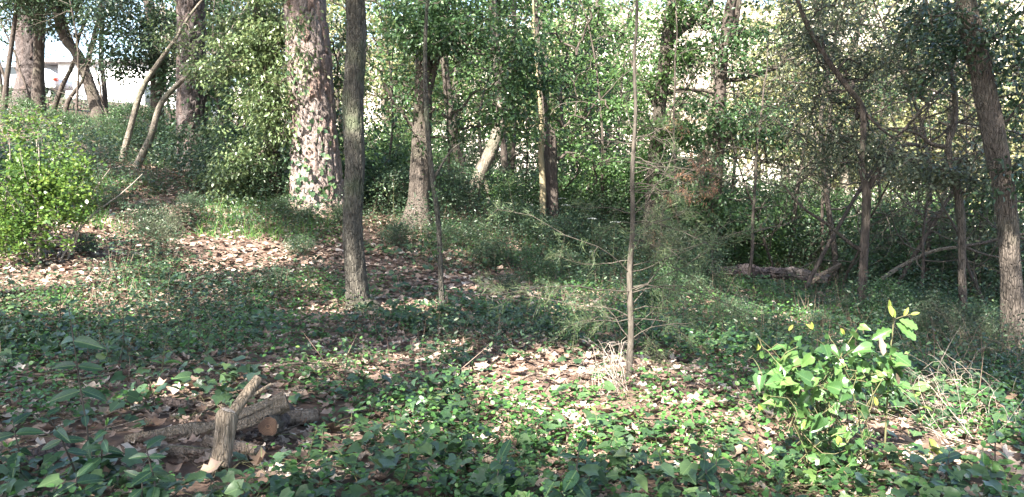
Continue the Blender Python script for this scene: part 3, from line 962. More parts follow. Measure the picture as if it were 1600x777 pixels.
thinN4 = tree("slender_tree", "thin bent stem rising right from behind the sunny left bush to the white wall", 23.5,
              [(98, 190, 8), (106, 160, 7), (128, 128, 5), (133, 110, 4), (150, 60, 3)], M['dark'], 6, 8, .15)
thinN5 = tree("slender_tree", "upright dark stem at the right end of the white wall", 24.5,
              [(163, 200, 8), (164, 150, 8), (158, 90, 7), (160, 30, 6)], M['dark'], 8, 8, .15)
oakW = tree("evergreen_oak", "dark spreading evergreen crown overhanging the white wall, left of the plated pine", 21.0,
            [(243, 235, 22), (246, 180, 20), (244, 100, 18), (232, 0, 15)], M['dark'], 9, 16, .1, ridge_disp(.012, 6, 1, 20))
crown(oakW, [ell_px(235, 60, 20.6, 65, 65, 1.2), ell_px(190, 90, 20.6, 35, 40, .8), ell_px(205, 20, 20.6, 70, 40, 1.1), ell_px(262, 130, 20.6, 20, 50, .5)], 190, 34, .36, KITE, .11, M['darkleaf'], 30, thin=.45, nscale=.9)
crown(treeN, [ell_px(110, 10, 24, 80, 40, 1.4), ell_px(40, 30, 25, 50, 40, 1.2), ell_px(150, 40, 24.5, 25, 18, .6), ell_px(60, 60, 25, 55, 25, .8), ell_px(120, 30, 24, 50, 35, .9), ell_w((-13.2, 24, 8.2), (3, 2.5, 2))], 290, 36, .45, KITE, .12, M['darkleaf'], 31, thin=.46, nscale=.8)
for i, (t, u_, Y_) in enumerate([(thinN, 96, 25), (thinN2, 60, 25.5), (thinN3, 20, 23), (thinN4, 150, 23.5), (thinN5, 160, 24.5)]):
    crown(t, [ell_px(u_, -20, Y_, 50, 45, 1.0)], 40, 36, .45, KITE, .12, M['darkleaf'], 940 + i, thin=.4)
sapO = tree("sapling", "pale slanting sapling, left one of the pair before the plated pine", 16.0,
            [(190, 258, 9), (204, 200, 9), (222, 140, 9), (250, 95, 7), (275, 60, 5), (300, 20, 4)], M['oakpale'], 4.5, 10, .1)
sapO2 = tree("sapling", "sunlit slanting sapling whose top crosses in front of the plated pine", 15.6,
             [(212, 264, 10), (235, 215, 10), (252, 162, 9), (285, 126, 7), (318, 104, 5), (345, 70, 4)], M['oakpale'], 4.2, 10, .1)
crown(sapO, [ell_px(280, 60, 16, 45, 25, .5)], 26, 26, .3, KITE, .07, M['paleleaf'], 32)
crown(sapO2, [ell_px(320, 110, 15.5, 40, 20, .4)], 26, 24, .26, KITE, .07, M['paleleaf'], 33)

# --- unseen trees added around the viewer for shade, crowns cut open over sun patches
ADDED_SHADE = [(-13.5, -6, 11.5), (-9.0, -7.5, 12), (-4.6, -6.8, 11), (-.4, -6.2, 12), (3.6, -5.0, 11), (-14.5, -1.5, 12), (-10.2, -2.2, 11), (-6.0, -2.4, 12), (-.6, -1.8, 10.8), (2.6, -1.2, 11.8),
          (-13.0, 3.0, 11), (-8.6, 2.2, 12), (-5.0, .9, 10.5), (6.2, .4, 10.5), (-14.5, 7.8, 12), (-9.8, 6.8, 11), (9.5, 4.0, 11),
          (3.6, 1.0, 10.5, -1.1, 2.8), (-4.7, -.3, 10.5, 2.8, 4.1), (6.4, 4.4, 11, -1.4, 1.6), (-8.6, 10.0, 11, 2.0, -.2), (-13.0, 12.5, 12, 1.5, 0)]
where = ["far left behind", "left behind", "just left behind", "straight behind", "right behind", "far left rear of", "left rear of", "near left rear of", "close behind", "close right behind",
         "far left of", "left of", "nearest left of", "right of", "far left ahead of", "left ahead of", "far right of", "close right beside", "close left beside", "right ahead of", "farther left ahead of", "farthest left ahead of"]
for i, (x, y, h, *off_) in enumerate(ADDED_SHADE):
    off_ = np.array(tuple(off_) + (0,)) if off_ else np.zeros(3)
    t0 = np.array((x, y, Hf(x, y)))
    root = empty("added_shade_tree", t0)
    tag(root, "unseen oak added %s the viewpoint to shade the clearing" % where[i], "tree", "unseen trees added for shade")
    g = Geo()
    top = t0 + np.array((rng.normal(0, .4), rng.normal(0, .4), h)) + off_ * .8
    a, b = resample([t0 - (0, 0, .2), t0 + (0, 0, .5), t0 + (top - t0) * .5 + rng.normal(0, .2, 3), top], [.26, .19, .15, .05], .3)
    tube(g, a, b, 12)
    g.build("trunk", M['oakbrown'], root, t0)
    t = {"root": root, "base": t0, "nodes": a[a[:, 2] > t0[2] + 5], "bark": M['twig']}
    crown(t, [ell_w(t0 + (0, 0, h - .8) + off_, (3.1, 3.1, 2.0))], 170, 56, .85, KITE, .17, M['oakleaf'], 300 + i, thin=.30, nscale=.5, tw=.006)
print("tris after trees", TRI())

# ------------------------------------------------------------------ copies of a thing and its parts
def copy_tree(o, parent=None):
    c = o.copy()
    C.objects.link(c)
    c.parent = parent
    for ch in list(o.children):
        copy_tree(ch, c)
    return c


def put(o, loc, rz, sc):
    o.location = tuple(float(a) for a in loc)
    o.rotation_euler = (0, 0, rz)
    o.scale = (sc, sc, sc)


LAND = [(45, 27, "the far left pine"), (156, 24, "the crooked S-shaped tree"), (212, 15.6, "the slanting saplings"), (303, 17, "the dark plated pine"), (427, 14.4, "the leaf-covered trunk"), (497, 14, "the thickest pine"),
        (560, 8.8, "the straight grey trunk"), (652, 14, "the ridged brown trunk"), (737, 16.5, "the pale bent trunk"), (862, 15.5, "the dark centre trunk"), (983, 5.6, "the thin conifer stem"), (1018, 15, "the trunk with the bare limb"),
        (1112, 14, "the dark forking evergreen"), (1205, 13.4, "the long fallen log"), (1347, 10.5, "the V-forked grey tree"), (1505, 9.6, "the crooked slender tree"), (1584, 8.2, "the leaning right-hand trunk")]
NEARLAND = [(20, 3.9, "the sawn branch end"), (130, 3.6, "the tall dark seedling"), (350, 4.1, "the heaped dead wood"), (560, 8.8, "the straight grey trunk"), (692, 8.4, "the thin bare sapling"), (775, 3.95, "the short broken branch"), (900, 3.6, "the bluish broad-leaved seedling"),
            (983, 5.6, "the thin conifer's foot"), (1290, 4.0, "the vine heap"), (1490, 5, "the bleached twigs")]
TAKEN = {}


def near_label(look, u, Y, marks, tall=None):
    best = sorted(marks, key=lambda m: abs(m[0] - u) + 8 * abs(m[1] - Y))
    for m in best[:4]:
        du = u - m[0]
        side = "just " + ("right" if du > 0 else "left") + " of" if abs(du) > 14 else ("behind" if Y > m[1] else "in front of")
        dep = "" if abs(du) <= 14 else (", farther back" if Y > m[1] + 2 else (", nearer the viewer" if Y < m[1] - 1.0 else ""))
        for far in (("", "well ") if "just" in side else ("",)):
            sd = side.replace("just ", "well ") if far else side
            lab = "%s %s %s%s" % (look, sd, m[2], dep)
            if lab not in TAKEN:
                TAKEN[lab] = 1
                return lab
    return lab


# ------------------------------------------------------------------ far wood: sunlit trees between clearing and hillside
def proto_tree(name, h, r0, low, rx, bark, tmpl, size, mat, n_cl, per, rc, seed, thin=.4):
    root = empty(name, (0, 0, 0))
    r = np.random.default_rng(seed)
    a, b = resample([(0, 0, -.6), (0, 0, .3), (r.normal(0, .3), r.normal(0, .3), h * .5), (r.normal(0, .6), r.normal(0, .6), h * .95)], [r0 * 1.4, r0, r0 * .7, r0 * .25], .4)
    g = Geo()
    tube(g, a, b, 8)
    g.build("trunk", bark, root)
    t = {"root": root, "base": np.zeros(3), "nodes": a[a[:, 2] > low], "bark": bark}
    crown(t, [ell_w((0, 0, (low + h) / 2), (rx, rx, (h - low) / 2 + .3))], n_cl, per, rc, tmpl, size, mat, seed, thin=thin, nscale=.7, sun=False, tw=.008)
    return root


far_kinds = [
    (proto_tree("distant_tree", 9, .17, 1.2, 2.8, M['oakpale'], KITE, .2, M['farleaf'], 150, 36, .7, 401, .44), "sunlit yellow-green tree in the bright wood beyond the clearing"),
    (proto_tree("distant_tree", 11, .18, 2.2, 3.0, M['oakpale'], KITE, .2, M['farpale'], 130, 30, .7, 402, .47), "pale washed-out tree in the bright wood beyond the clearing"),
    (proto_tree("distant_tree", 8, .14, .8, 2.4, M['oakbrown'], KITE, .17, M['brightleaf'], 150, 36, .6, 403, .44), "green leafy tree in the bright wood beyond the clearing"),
]
far_spots = [(1230, 30, 0), (1330, 27, 0), (1420, 32, 0), (1500, 28, 0), (1590, 33, 0), (1275, 42, 0), (1380, 40, 1), (1470, 44, 0), (1560, 42, 1), (1180, 36, 1), (1120, 46, 1), (1060, 38, 1),
             (960, 34, 1), (880, 42, 1), (790, 38, 1), (720, 44, 1), (610, 33, 0), (560, 46, 1), (640, 52, 1), (1000, 50, 1), (840, 29, 2), (930, 27, 2), (700, 29, 2), (500, 40, 2), (440, 36, 0), (360, 34, 2), (310, 42, 1), (1640, 26, 0), (1700, 36, 0),
             (310, 60, 1), (-60, 40, 2), (870, 36, 0), (660, 38, 0), (1300, 34, 0)]
used_far = set()
for u, Y, k in far_spots:
    pr, lab = far_kinds[k]
    o = pr if k not in used_far else copy_tree(pr)
    used_far.add(k)
    p = P(u, 300, Y)
    put(o, (p[0], p[1], Hf(p[0], p[1])), rng.uniform(0, 6.28), rng.uniform(.95, 1.25))
    tag(o, near_label(lab.split(" in the")[0], u, Y, LAND), "tree", "distant trees beyond the clearing")

# the hillside's own wood: too far to tell the trees apart
n = 2600
hx = rng.uniform(-260, 260, n)
hy = rng.uniform(95, 290, n)
keep_ = fbm(hx * .03, hy * .03, 0, 77, 3) > .40
hx, hy = hx[keep_], hy[keep_]
cen = np.stack([hx, hy, hill_z(hx, hy) + 1.8], -1)
per = 22
pos = np.repeat(cen, per, 0) + rng.normal(0, 1, (len(cen) * per, 3)) * (1.6, 1.6, 1.5)
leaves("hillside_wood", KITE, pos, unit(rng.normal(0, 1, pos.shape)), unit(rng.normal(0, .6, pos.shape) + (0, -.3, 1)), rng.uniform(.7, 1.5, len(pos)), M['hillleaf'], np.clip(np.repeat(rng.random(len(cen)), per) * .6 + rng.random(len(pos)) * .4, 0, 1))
tag(bpy.data.objects["hillside_wood"], "pale sunlit scrub covering the distant hillside", "wood", kind="stuff")

# ------------------------------------------------------------------ white building, car, lamp and cable glimpsed through the trees
def box(g, lo, hi, bev=0.0):
    lo, hi = np.asarray(lo, float), np.asarray(hi, float)
    V = np.array([(x, y, z) for x in (lo[0], hi[0]) for y in (lo[1], hi[1]) for z in (lo[2], hi[2])])
    F = [(0, 1, 3, 2), (4, 6, 7, 5), (0, 4, 5, 1), (2, 3, 7, 6), (0, 2, 6, 4), (1, 5, 7, 3)]
    g.add(V, F)


M['render'] = plain_mat("white_render", (.74, .72, .7), (.84, .83, .82), 1.5, .9, .05)
M['wallshade_sill'] = plain_mat("wall_shade_and_sill_grey", (.27, .28, .3), (.36, .37, .39), 2.0, .9, .1)  # shade on the house's end wall painted as grey; also colours the sill
M['tile'] = plain_mat("grey_roof", (.25, .24, .24), (.35, .33, .32), 3, .9, .2)
M['glass'] = plain_mat("dark_glass", (.02, .025, .03), (.04, .05, .055), 2, .08, 0)
M['paintwhite'] = plain_mat("car_paint_pale", (.5, .54, .6), (.56, .6, .66), 2, .3, 0)
M['tyre'] = plain_mat("tyre_rubber", (.015, .015, .015), (.03, .03, .03), 8, .8, .1)
M['lampmetal'] = plain_mat("pale_blue_metal", (.45, .52, .66), (.55, .6, .72), 6, .5, 0, 0.0)
M['redlamp'] = plain_mat("red_lens", (.5, .05, .03), (.6, .08, .04), 6, .3, 0)
M['cable'] = plain_mat("black_cable", (.03, .03, .03), (.05, .05, .05), 9, .7, 0)

hb = P(130, 176, 46)
hb[2] -= .3
house = tag(empty("house", hb), "white single-storey house glimpsed through the trees, left", "house")
g = Geo(); box(g, (-1.3, 0, -1.5), (6.6, 6, 3.1)); g.build("wall", M['render'], house, smooth=False)
g = Geo(); box(g, (-3.0, .35, -1.5), (-1.31, 6, 3.0)); o = g.build("wall", M['wallshade_sill'], house, smooth=False); o["label"] = "end wall of the house, its shade painted as grey"
g = Geo(); box(g, (-3.2, -.25, 3.11), (6.9, 6.2, 3.28)); g.build("roof", M['tile'], house, smooth=False)
g = Geo(); box(g, (3.6, -.03, .6), (4.6, .05, 1.9)); w_ = g.build("window", M['glass'], house, smooth=False)
g = Geo(); box(g, (3.5, -.07, .48), (4.7, -.031, .58)); g.build("sill", M['wallshade_sill'], w_, smooth=False)

cb = P(38, 158, 40)
cb[2] = Hf(cb[0], cb[1])
car = tag(empty("parked_car", cb), "pale car half hidden behind the far pine trunk, left edge", "car")
zoff = P(38, 150, 40)[2] - cb[2] - .35
car.location.z += max(zoff, 0) * 0
prof = [(-2.0, .35), (-2.05, .75), (-1.9, .95), (-1.2, 1.02), (-.6, 1.42), (.9, 1.45), (1.6, 1.0), (2.0, .9), (2.05, .4)]


def prism(g, prof, y0, y1):
    n_ = len(prof)
    V = np.array([(x, y0, z) for x, z in prof] + [(x, y1, z) for x, z in prof])
    F = [(i, (i + 1) % n_, n_ + (i + 1) % n_, n_ + i) for i in range(n_)]
    g.add(V, F)
    for o_, rev in ((0, False), (n_, True)):
        c_ = V[o_:o_ + n_].mean(0, keepdims=True)
        f = np.array([(i, (i + 1) % n_, n_) for i in range(n_)])
        g.add(np.vstack([V[o_:o_ + n_], c_]), f if rev else f[:, ::-1])


g = Geo(); prism(g, prof, -.82, .82); g.build("body", M['paintwhite'], car, smooth=False)
g = Geo(); prism(g, [(-1.0, 1.03), (-.55, 1.36), (.2, 1.38), (.2, 1.03)], -.835, .835); g.build("window", M['glass'], car, smooth=False)
g = Geo(); prism(g, [(.28, 1.03), (.28, 1.38), (.85, 1.38), (1.38, 1.03)], -.835, .835); g.build("window", M['glass'], car, smooth=False)
for sx in (-1.3, 1.3):
    for sy in (-.72, .72):
        g = Geo(); tube(g, [(sx, sy - .13, .31), (sx, sy + .13, .31)], .31, 18); wh = g.build("wheel", M['tyre'], car, smooth=False)
        g = Geo(); tube(g, [(sx, sy - .14, .31), (sx, sy + .14, .31)], .18, 12); g.build("rim", M['paintwhite'], wh, smooth=False)
g = Geo(); box(g, (1.96, -.84, .72), (2.06, -.5, .86)); g.build("tail_light", M['redlamp'], car, smooth=False)

lb = P(1392, 345, 40)
lz = Hf(lb[0], lb[1])
ltop = P(1393, 272, 40)[2]
lamp = tag(empty("street_lamp", (lb[0], lb[1], lz)), "thin pale blue lamp post glimpsed through the trees on the right", "street lamp")
g = Geo(); tube(g, [(0, 0, -.3), (0, 0, ltop - lz)], [.075, .055], 10); g.build("pole", M['lampmetal'], lamp)
for sx in (-1, 1):
    g = Geo(); tube(g, [(0, 0, ltop - lz - .02), (.12 * sx, 0, ltop - lz + .1), (.2 * sx, 0, ltop - lz + .12)], .03, 6)
    tube(g, [(.2 * sx, 0, ltop - lz + .12), (.4 * sx, 0, ltop - lz + .16)], [.1, .07], 8)
    g.build("lamp_head", M['lampmetal'], lamp)

ca, cbb = P(1405, 183, 26), P(1600, 209, 22)
d = cbb - ca
g = Geo()
pts = [ca + d * t + np.array((0, 0, .9 * (t - .5) ** 2 * .25)) for t in np.linspace(-5, 5, 60)]
tube(g, pts, .016, 5)
o = g.build("overhead_cable", M['cable'])
tag(o, "thin dark overhead cable crossing behind the leaning right-hand trunk", "cable")

# ------------------------------------------------------------------ slender trees and shrubs of the thicket
slim_kinds = [
    (proto_tree("thicket_tree", 6.0, .055, .9, 1.25, M['dark'], KITE, .085, M['oakleaf'], 75, 30, .36, 411, .5), "slim dark-leaved tree in the thicket behind the clearing"),
    (proto_tree("thicket_tree", 5.0, .045, .7, 1.2, M['oakbrown'], NARROW, .09, M['greyleaf'], 75, 32, .34, 412, .5), "slim grey-green tree in the thicket behind the clearing"),
    (proto_tree("thicket_tree", 5.5, .05, .9, 1.2, M['oakbrown'], KITE, .09, M['oakleaf'], 70, 32, .36, 413, .5), "slim green tree in the thicket behind the clearing"),
]
slim_spots = [(1240, 15, 1), (1290, 17, 0), (1390, 16, 1), (1475, 15, 0),
              (1140, 18, 0), (910, 20, 2), (1650, 12, 0), (640, 22, 2), (760, 24, 0), (330, 21, 0), (370, 19, 2), (400, 22, 1), (545, 19, 0), (275, 25, 0), (-40, 24, 0), (12, 29, 0), (66, 30, 0), (-25, 31, 0), (1310, 13.5, 1), (1455, 12.5, 1)]
used = set()
for u, Y, k in slim_spots:
    pr, lab = slim_kinds[k]
    o = pr if k not in used else copy_tree(pr)
    used.add(k)
    p = P(u, 300, Y)
    put(o, (p[0], p[1], Hf(p[0], p[1])), rng.uniform(0, 6.28), rng.uniform(.8, 1.2))
    tag(o, near_label(lab.split(" in the")[0], u, Y, LAND), "tree", "slim trees of the thicket")


def proto_bare(h, seed):
    r = np.random.default_rng(seed)
    root = empty("bare_sapling", (0, 0, 0))
    g = Geo()
    a = wander((0, 0, -.15), (r.normal(0, .15), r.normal(0, .15), 1), h, 12, .22, .04, r)
    a, b = resample(a, np.linspace(.032, .007, 13), .12)
    tube(g, a, b, 8)
    g.build("trunk", M['dark'], root)
    g = Geo()
    for k in range(13):
        i = int(r.uniform(.22, .97) * (len(a) - 1))
        an = r.uniform(0, 6.28)
        L = r.uniform(.5, 1.5)
        c = wander(a[i], (math.cos(an), math.sin(an), r.uniform(-.1, .8)), L, 8, .4, .0, r)
        tube(g, c, np.linspace(b[i] * .6, .003, 9), 5, cap=False)
        for m in range(4):
            j = r.integers(2, 9)
            d_ = wander(c[j], unit(c[j] - c[j - 1]) + r.normal(0, .8, 3), r.uniform(.2, .7), 5, .4, .0, r)
            tube(g, d_, np.linspace(.004, .0015, 6), 4, cap=False)
    g.build("branches", M['twig'], root)["kind"] = "stuff"
    return root


bare_protos = [proto_bare(4.6, 451), proto_bare(3.6, 452), proto_bare(5.2, 453)]
for i, (u, Y) in enumerate([(1170, 12.5), (1215, 14), (1255, 12), (1285, 14.5), (1320, 12.5), (1395, 12), (1425, 14), (1450, 11.2), (1470, 16), (1535, 12), (1555, 10), (1600, 11), (1625, 9.5), (1240, 17), (1360, 16), (1060, 14), (1075, 17), (1000, 17.5), (935, 16), (905, 17.2), (965, 18.5), (815, 17.5), (760, 19),
                            (700, 17), (600, 17), (575, 20), (340, 18), (365, 17), (380, 20), (270, 20), (120, 22), (180, 23), (70, 23.5), (1510, 15), (1190, 16.5), (1305, 18)]):
    o = bare_protos[i] if i < 3 else copy_tree(bare_protos[i % 3])
    p = P(u, 300, Y)
    put(o, (p[0], p[1], Hf(p[0], p[1])), rng.uniform(0, 6.28), rng.uniform(.75, 1.25))
    o.rotation_euler[0] = rng.normal(0, .12)
    tag(o, near_label("leafless thin dark sapling", u, Y, LAND), "sapling", "bare saplings of the thicket")


def proto_shrub(name, h, rx, mat, tmpl, size, n_cl, per, rc, seed, thin=.38, stem_mat=None):
    r = np.random.default_rng(seed)
    root = empty(name, (0, 0, 0))
    nodes = []
    g = Geo()
    for k in range(7):
        an = r.uniform(0, 6.28)
        a = wander((r.normal(0, .06), r.normal(0, .06), -.1), (math.cos(an) * .5, math.sin(an) * .5, 1), h * r.uniform(.6, .9), 6, .3, .05, r)
        tube(g, a, np.linspace(.014, .005, 7), 5, cap=False)
        nodes += list(a[1:])
    g.build("stems", stem_mat or M['twig'], root)["kind"] = "stuff"
    t = {"root": root, "base": np.zeros(3), "nodes": np.array(nodes), "bark": stem_mat or M['twig']}
    crown(t, [ell_w((0, 0, h * .52), (rx, rx, h * .5))], n_cl, per, rc, tmpl, size, mat, seed, name="foliage", thin=thin, nscale=1.6, sun=False, tw=.0025)
    return root


shrub_kinds = [
    (proto_shrub("shrub", 1.5, .9, M['oakleaf'], KITE, .07, 100, 34, .26, 421, .44), "dark green shrub in the undergrowth band"),
    (proto_shrub("shrub", 1.2, .8, M['brightleaf'], KITE, .06, 95, 34, .25, 422, .44), "fresh green shrub in the undergrowth band"),
    (proto_shrub("shrub", 1.4, .9, M['greyleaf'], NARROW, .075, 100, 36, .26, 423, .44), "grey-green fine-leaved shrub in the undergrowth band"),
    (proto_shrub("shrub", 1.0, .75, M['under'], KITE, .055, 95, 38, .22, 424, .42), "mid-green low shrub in the undergrowth band"),
]
shrub_spots = []
for u, Y, k, s in [(590, 18, 1, 1.2), (620, 20, 1, 1.5), (575, 16, 3, 1.0), (610, 15, 3, .9), (690, 16, 3, 1.0), (700, 18.5, 1, 1.1), (760, 18, 3, 1.1), (790, 16.5, 1, .9), (820, 18, 3, 1.2), (880, 17, 1, 1.1), (905, 19, 0, 1.3), (940, 16, 3, 1.1), (960, 18, 1, 1.3), (990, 17, 0, 1.2),
                   (1060, 16.5, 0, 1.3), (1080, 13.6, 3, 1.0), (1150, 14.6, 1, 1.2), (1185, 15, 1, 1.1), (1220, 16, 1, 1.3), (1265, 15, 3, 1.2), (1305, 16, 1, 1.3), (1375, 14, 3, 1.1), (1410, 12.8, 0, 1.0), (1440, 14, 2, 1.2), (1520, 13, 1, 1.1), (1550, 11.5, 2, 1.0), (1600, 12, 0, 1.2), (1640, 10.5, 3, 1.2),
                   (600, 24, 1, 1.7), (655, 26, 1, 2.0), (700, 23, 2, 1.6), (745, 27, 1, 2.0), (800, 25, 2, 1.8), (850, 27, 1, 2.0), (895, 24, 1, 1.7), (945, 26, 2, 1.9), (1000, 23, 1, 1.6), (540, 25, 1, 1.8), (500, 27, 2, 1.9), (450, 26, 1, 1.7), (1050, 25, 2, 1.9), (1100, 22, 1, 1.6),
                   (1130, 11.5, 3, .2), (1190, 10.2, 3, .2), (1240, 9.6, 0, .16), (1290, 8.6, 3, .22), (1325, 9.8, 3, .3), (1385, 9.2, 0, .4), (1420, 8.2, 3, .4), (1460, 9.6, 3, .45), (1480, 8.0, 2, .35), (1530, 8.6, 3, .4), (1550, 7.4, 2, .35), (1080, 10.4, 3, .4), (1030, 9.6, 0, .36), (1150, 8.8, 3, .36), (1200, 8.0, 3, .3),
                   (930, 11, 3, .4), (880, 12, 3, .42), (840, 11, 0, .36), (770, 12, 3, .42), (730, 13, 3, .45), (690, 12.6, 3, .4), (620, 12.4, 3, .4), (800, 10, 3, .3), (470, 11.2, 3, .32), (230, 11.5, 3, .5), (250, 10.4, 2, .4), (300, 12.6, 3, .35), (180, 13, 3, .4), (130, 10, 3, .3), (430, 9.6, 3, .28), (20, 10.8, 3, .5),
                   (1240, 19, 1, 1.3), (1450, 19, 1, 1.4), (1560, 17, 1, 1.3), (1130, 20, 1, 1.6), (1172, 19, 1, 1.4), (1210, 21, 2, 1.7), (1255, 23, 1, 1.8), (1065, 21, 1, 1.6), (1340, 21, 1, 1.6), (1400, 23, 1, 1.8), (1505, 20, 1, 1.6), (1020, 20, 0, 1.5), (580, 21, 1, 1.5),
                   (130, 21, 0, .5), (180, 20, 0, .55), (225, 19.5, 0, .8), (265, 18.5, 3, .9), (100, 19, 0, .55), (40, 22, 0, .6), (205, 22, 0, .7), (160, 22.5, 0, .5), (345, 16, 3, 1.2), (370, 15, 3, 1.1), (395, 14.2, 3, .9), (340, 19, 0, 1.6), (445, 13.2, 3, .35), (480, 12.9, 3, .28), (530, 13.2, 3, .35), (555, 15.5, 0, 1.2), (400, 17.5, 0, 1.6),
                   (1040, 12.5, 2, .7), (1095, 12, 3, .7), (960, 13, 3, .7), (900, 13.5, 3, .7), (850, 14, 3, .6), (800, 14.3, 3, .7), (60, 13.5, 3, .9), (-20, 12, 3, 1.1)]:
    p = P(u, 380, Y)
    shrub_spots.append((p[0], p[1], k, s))
used = set()
for x, y, k, s in shrub_spots:
    pr, lab = shrub_kinds[k]
    o = pr if k not in used else copy_tree(pr)
    used.add(k)
    put(o, (x, y, Hf(x, y)), rng.uniform(0, 6.28), s * rng.uniform(.9, 1.1))
    tag(o, near_label(lab.split(" in the")[0], 800 + x / y * FPX, y, LAND), "shrub", "shrubs of the undergrowth")

# --- the sunny bush on the left
bb = on_ground(70, 400, 9.6)
bush = tag(empty("bright_bush", bb), "bright yellow-green sunlit bush at the left edge", "bush")
g = Geo()
nodes = []
for k in range(14):
    an = rng.uniform(0, 6.28)
    a = wander(bb + (rng.normal(0, .15), rng.normal(0, .12), -.1), (math.cos(an) * .45, math.sin(an) * .3, 1), rng.uniform(1.0, 1.7), 8, .22, .02)
    tube(g, a, np.linspace(.014, .004, 9), 5, cap=False)
    nodes += list(a[2:])
g.build("stems", M['deadpale'], bush, bb)["kind"] = "stuff"
crown({"root": bush, "base": bb, "nodes": np.array(nodes), "bark": M['twig']},
      [ell_px(40, 240, 9.6, 75, 70, .5), ell_px(95, 290, 9.5, 60, 60, .45), ell_px(10, 300, 9.5, 60, 70, .5), ell_px(90, 215, 9.6, 40, 35, .35), ell_px(125, 215, 9.5, 25, 16, .2), ell_px(80, 350, 9.4, 55, 30, .4), ell_px(-40, 260, 9.6, 80, 90, .5), ell_px(60, 385, 9.3, 75, 24, .4), ell_px(20, 370, 9.3, 50, 30, .4)],
      275, 42, .15, ROUND, .045, M['limeleaf'], 430, name="foliage", thin=.46, nscale=1.9, keep=.7, droop=-.3, flat=.7, tw=.0018)

# ------------------------------------------------------------------ ground cover
BARE = [(P(330, 395, 11), 1.0), (P(400, 400, 10.6), .8), (P(50, 435, 8.9), .8), (P(270, 345, 13), .9), (P(150, 400, 10), .6), (P(840, 590, 5.8), .55), (P(890, 612, 5.5), .3), (P(-20, 430, 9), .8), (P(200, 350, 12), .7), (P(420, 690, 4.25), .5), (P(350, 720, 4.0), .4), (P(260, 690, 4.25), .42), (P(270, 600, 5.2), .25),
        (P(560, 380, 11), .8), (P(740, 420, 10.5), .9), (P(450, 640, 4.8), .3), (P(60, 720, 4.0), .35), (P(500, 500, 8.2), .4), (P(620, 580, 5.8), .3), (P(1450, 650, 4.5), .4), (P(1560, 690, 4.2), .4), (P(1000, 560, 6.2), .5), (P(870, 740, 3.95), .15)]


def wedge(n, y0, y1, pw=1.0, margin=.6, xmin=None, xmax=None):
    """Random ground points inside the strip the photograph looks at."""
    y = y0 + (y1 - y0) * rng.random(n) ** pw
    x = (rng.random(n) * 2 - 1) * (y * .655 + margin)
    if xmin is not None:
        k = (x > xmin)
        x, y = x[k], y[k]
    return x, y


def bare(x, y):
    r = np.zeros(len(x))
    for p, rad in BARE:
        d = np.hypot(x - p[0], (y - p[1])) / rad
        r = np.maximum(r, np.clip(1.35 - d, 0, 1))
    return np.clip(r * 1.3, 0, 1)


def tilt_normals(n, s):
    return unit(rng.normal(0, s, (n, 3)) * (1, 1, .2) + (0, 0, 1))


def ring_axes(n, z=0.0, sz=.15):
    a = rng.uniform(0, 6.283, n)
    return np.stack([np.cos(a), np.sin(a), z + rng.normal(0, sz, n)], -1)


# leaf litter
x, y = wedge(50000, 2.6, 17.0, .72)
k = (fbm(x * 1.3, y * 1.3, 0, 61, 3) + bare(x, y) * .6 > .24) & ((y < 12) | (x < 1))
x, y = x[k], y[k]
z = H(x, y) + .012 + rng.random(len(x)) * .03
pos = np.stack([x, y, z], -1)
sz = .025 + .1 * rng.random(len(x)) ** 1.2
inview = np.abs(x) < y * .64
near = np.argsort(np.where(inview, y, 99))[:2400]
near = near[rng.permutation(len(near))][:300]
near = near[np.argsort(-sz[near])]
rest = np.setdiff1d(np.arange(len(x)), near)
farl = rest[y[rest] > 9.0]
rest = rest[y[rest] <= 9.0]
litter = leaves("leaf_litter", DRY, pos[rest], ring_axes(len(rest), 0, .2), tilt_normals(len(rest), .38), sz[rest], M['dry'], np.clip(rng.normal(.66, .24, len(rest)), 0, 1), widths=rng.uniform(.8, 1.5, len(rest)), curl=rng.uniform(-.6, 2.4, len(rest)))
tag(litter, "carpet of pinkish-brown dead leaves over the forest floor", "leaf litter", kind="stuff")
o = leaves("far_leaves", ROUND, pos[farl], ring_axes(len(farl), 0, .2), tilt_normals(len(farl), .4), sz[farl], M['dry'], np.clip(rng.normal(.66, .24, len(farl)), 0, 1), litter, curl=rng.uniform(-.6, 3.0, len(farl)))
o["kind"] = "stuff"
dry_meshes = []
for c in (.5, 1.3, 2.2):
    V = DRY[0] * (1.25, 1, c)
    dry_meshes.append(raw_mesh("dry_leaf", V, DRY[1], M['dryone'], smooth=False))
for i in near:
    o = mesh_obj("dry_leaf", dry_meshes[rng.integers(3)], litter, pos[i] + (0, 0, .012))
    o.rotation_euler = (rng.normal(0, .3), rng.normal(0, .3), rng.uniform(0, 6.28))
    o.scale = (float(sz[i]) * 1.15,) * 3

# ivy and low creeping leaves
x, y = wedge(120000, 2.5, 14.5, .72)
dens = np.clip((fbm(x * 1.0, y * 1.0, 0, 71, 3) - .40) * 5.0, 0, 1) * .9 + .10
dens *= 1 - .97 * bare(x, y)
dens *= np.clip(-.25 + fbm(x * 2.6, y * 2.6, 0, 72, 2) * 2.3, 0, 1)
dens *= np.where(y > 9, np.clip(1.6 - (y - 9) * .18, .35, 1), 1)
dens *= np.where((x < -2) & (y > 8), .6, 1)
k = rng.random(len(x)) < dens * .42
x, y, dd = x[k], y[k], dens[k]
hgt = .02 + rng.random(len(x)) ** 1.3 * (.05 + .13 * dd)
pos = np.stack([x, y, H(x, y) + hgt], -1)
sz = .022 + .085 * rng.random(len(x)) ** 1.2
ax = ring_axes(len(x), -.25, .25)
ax[:, 1] -= .25
nm = unit(tilt_normals(len(x), .34) + (0, -.18, 0))
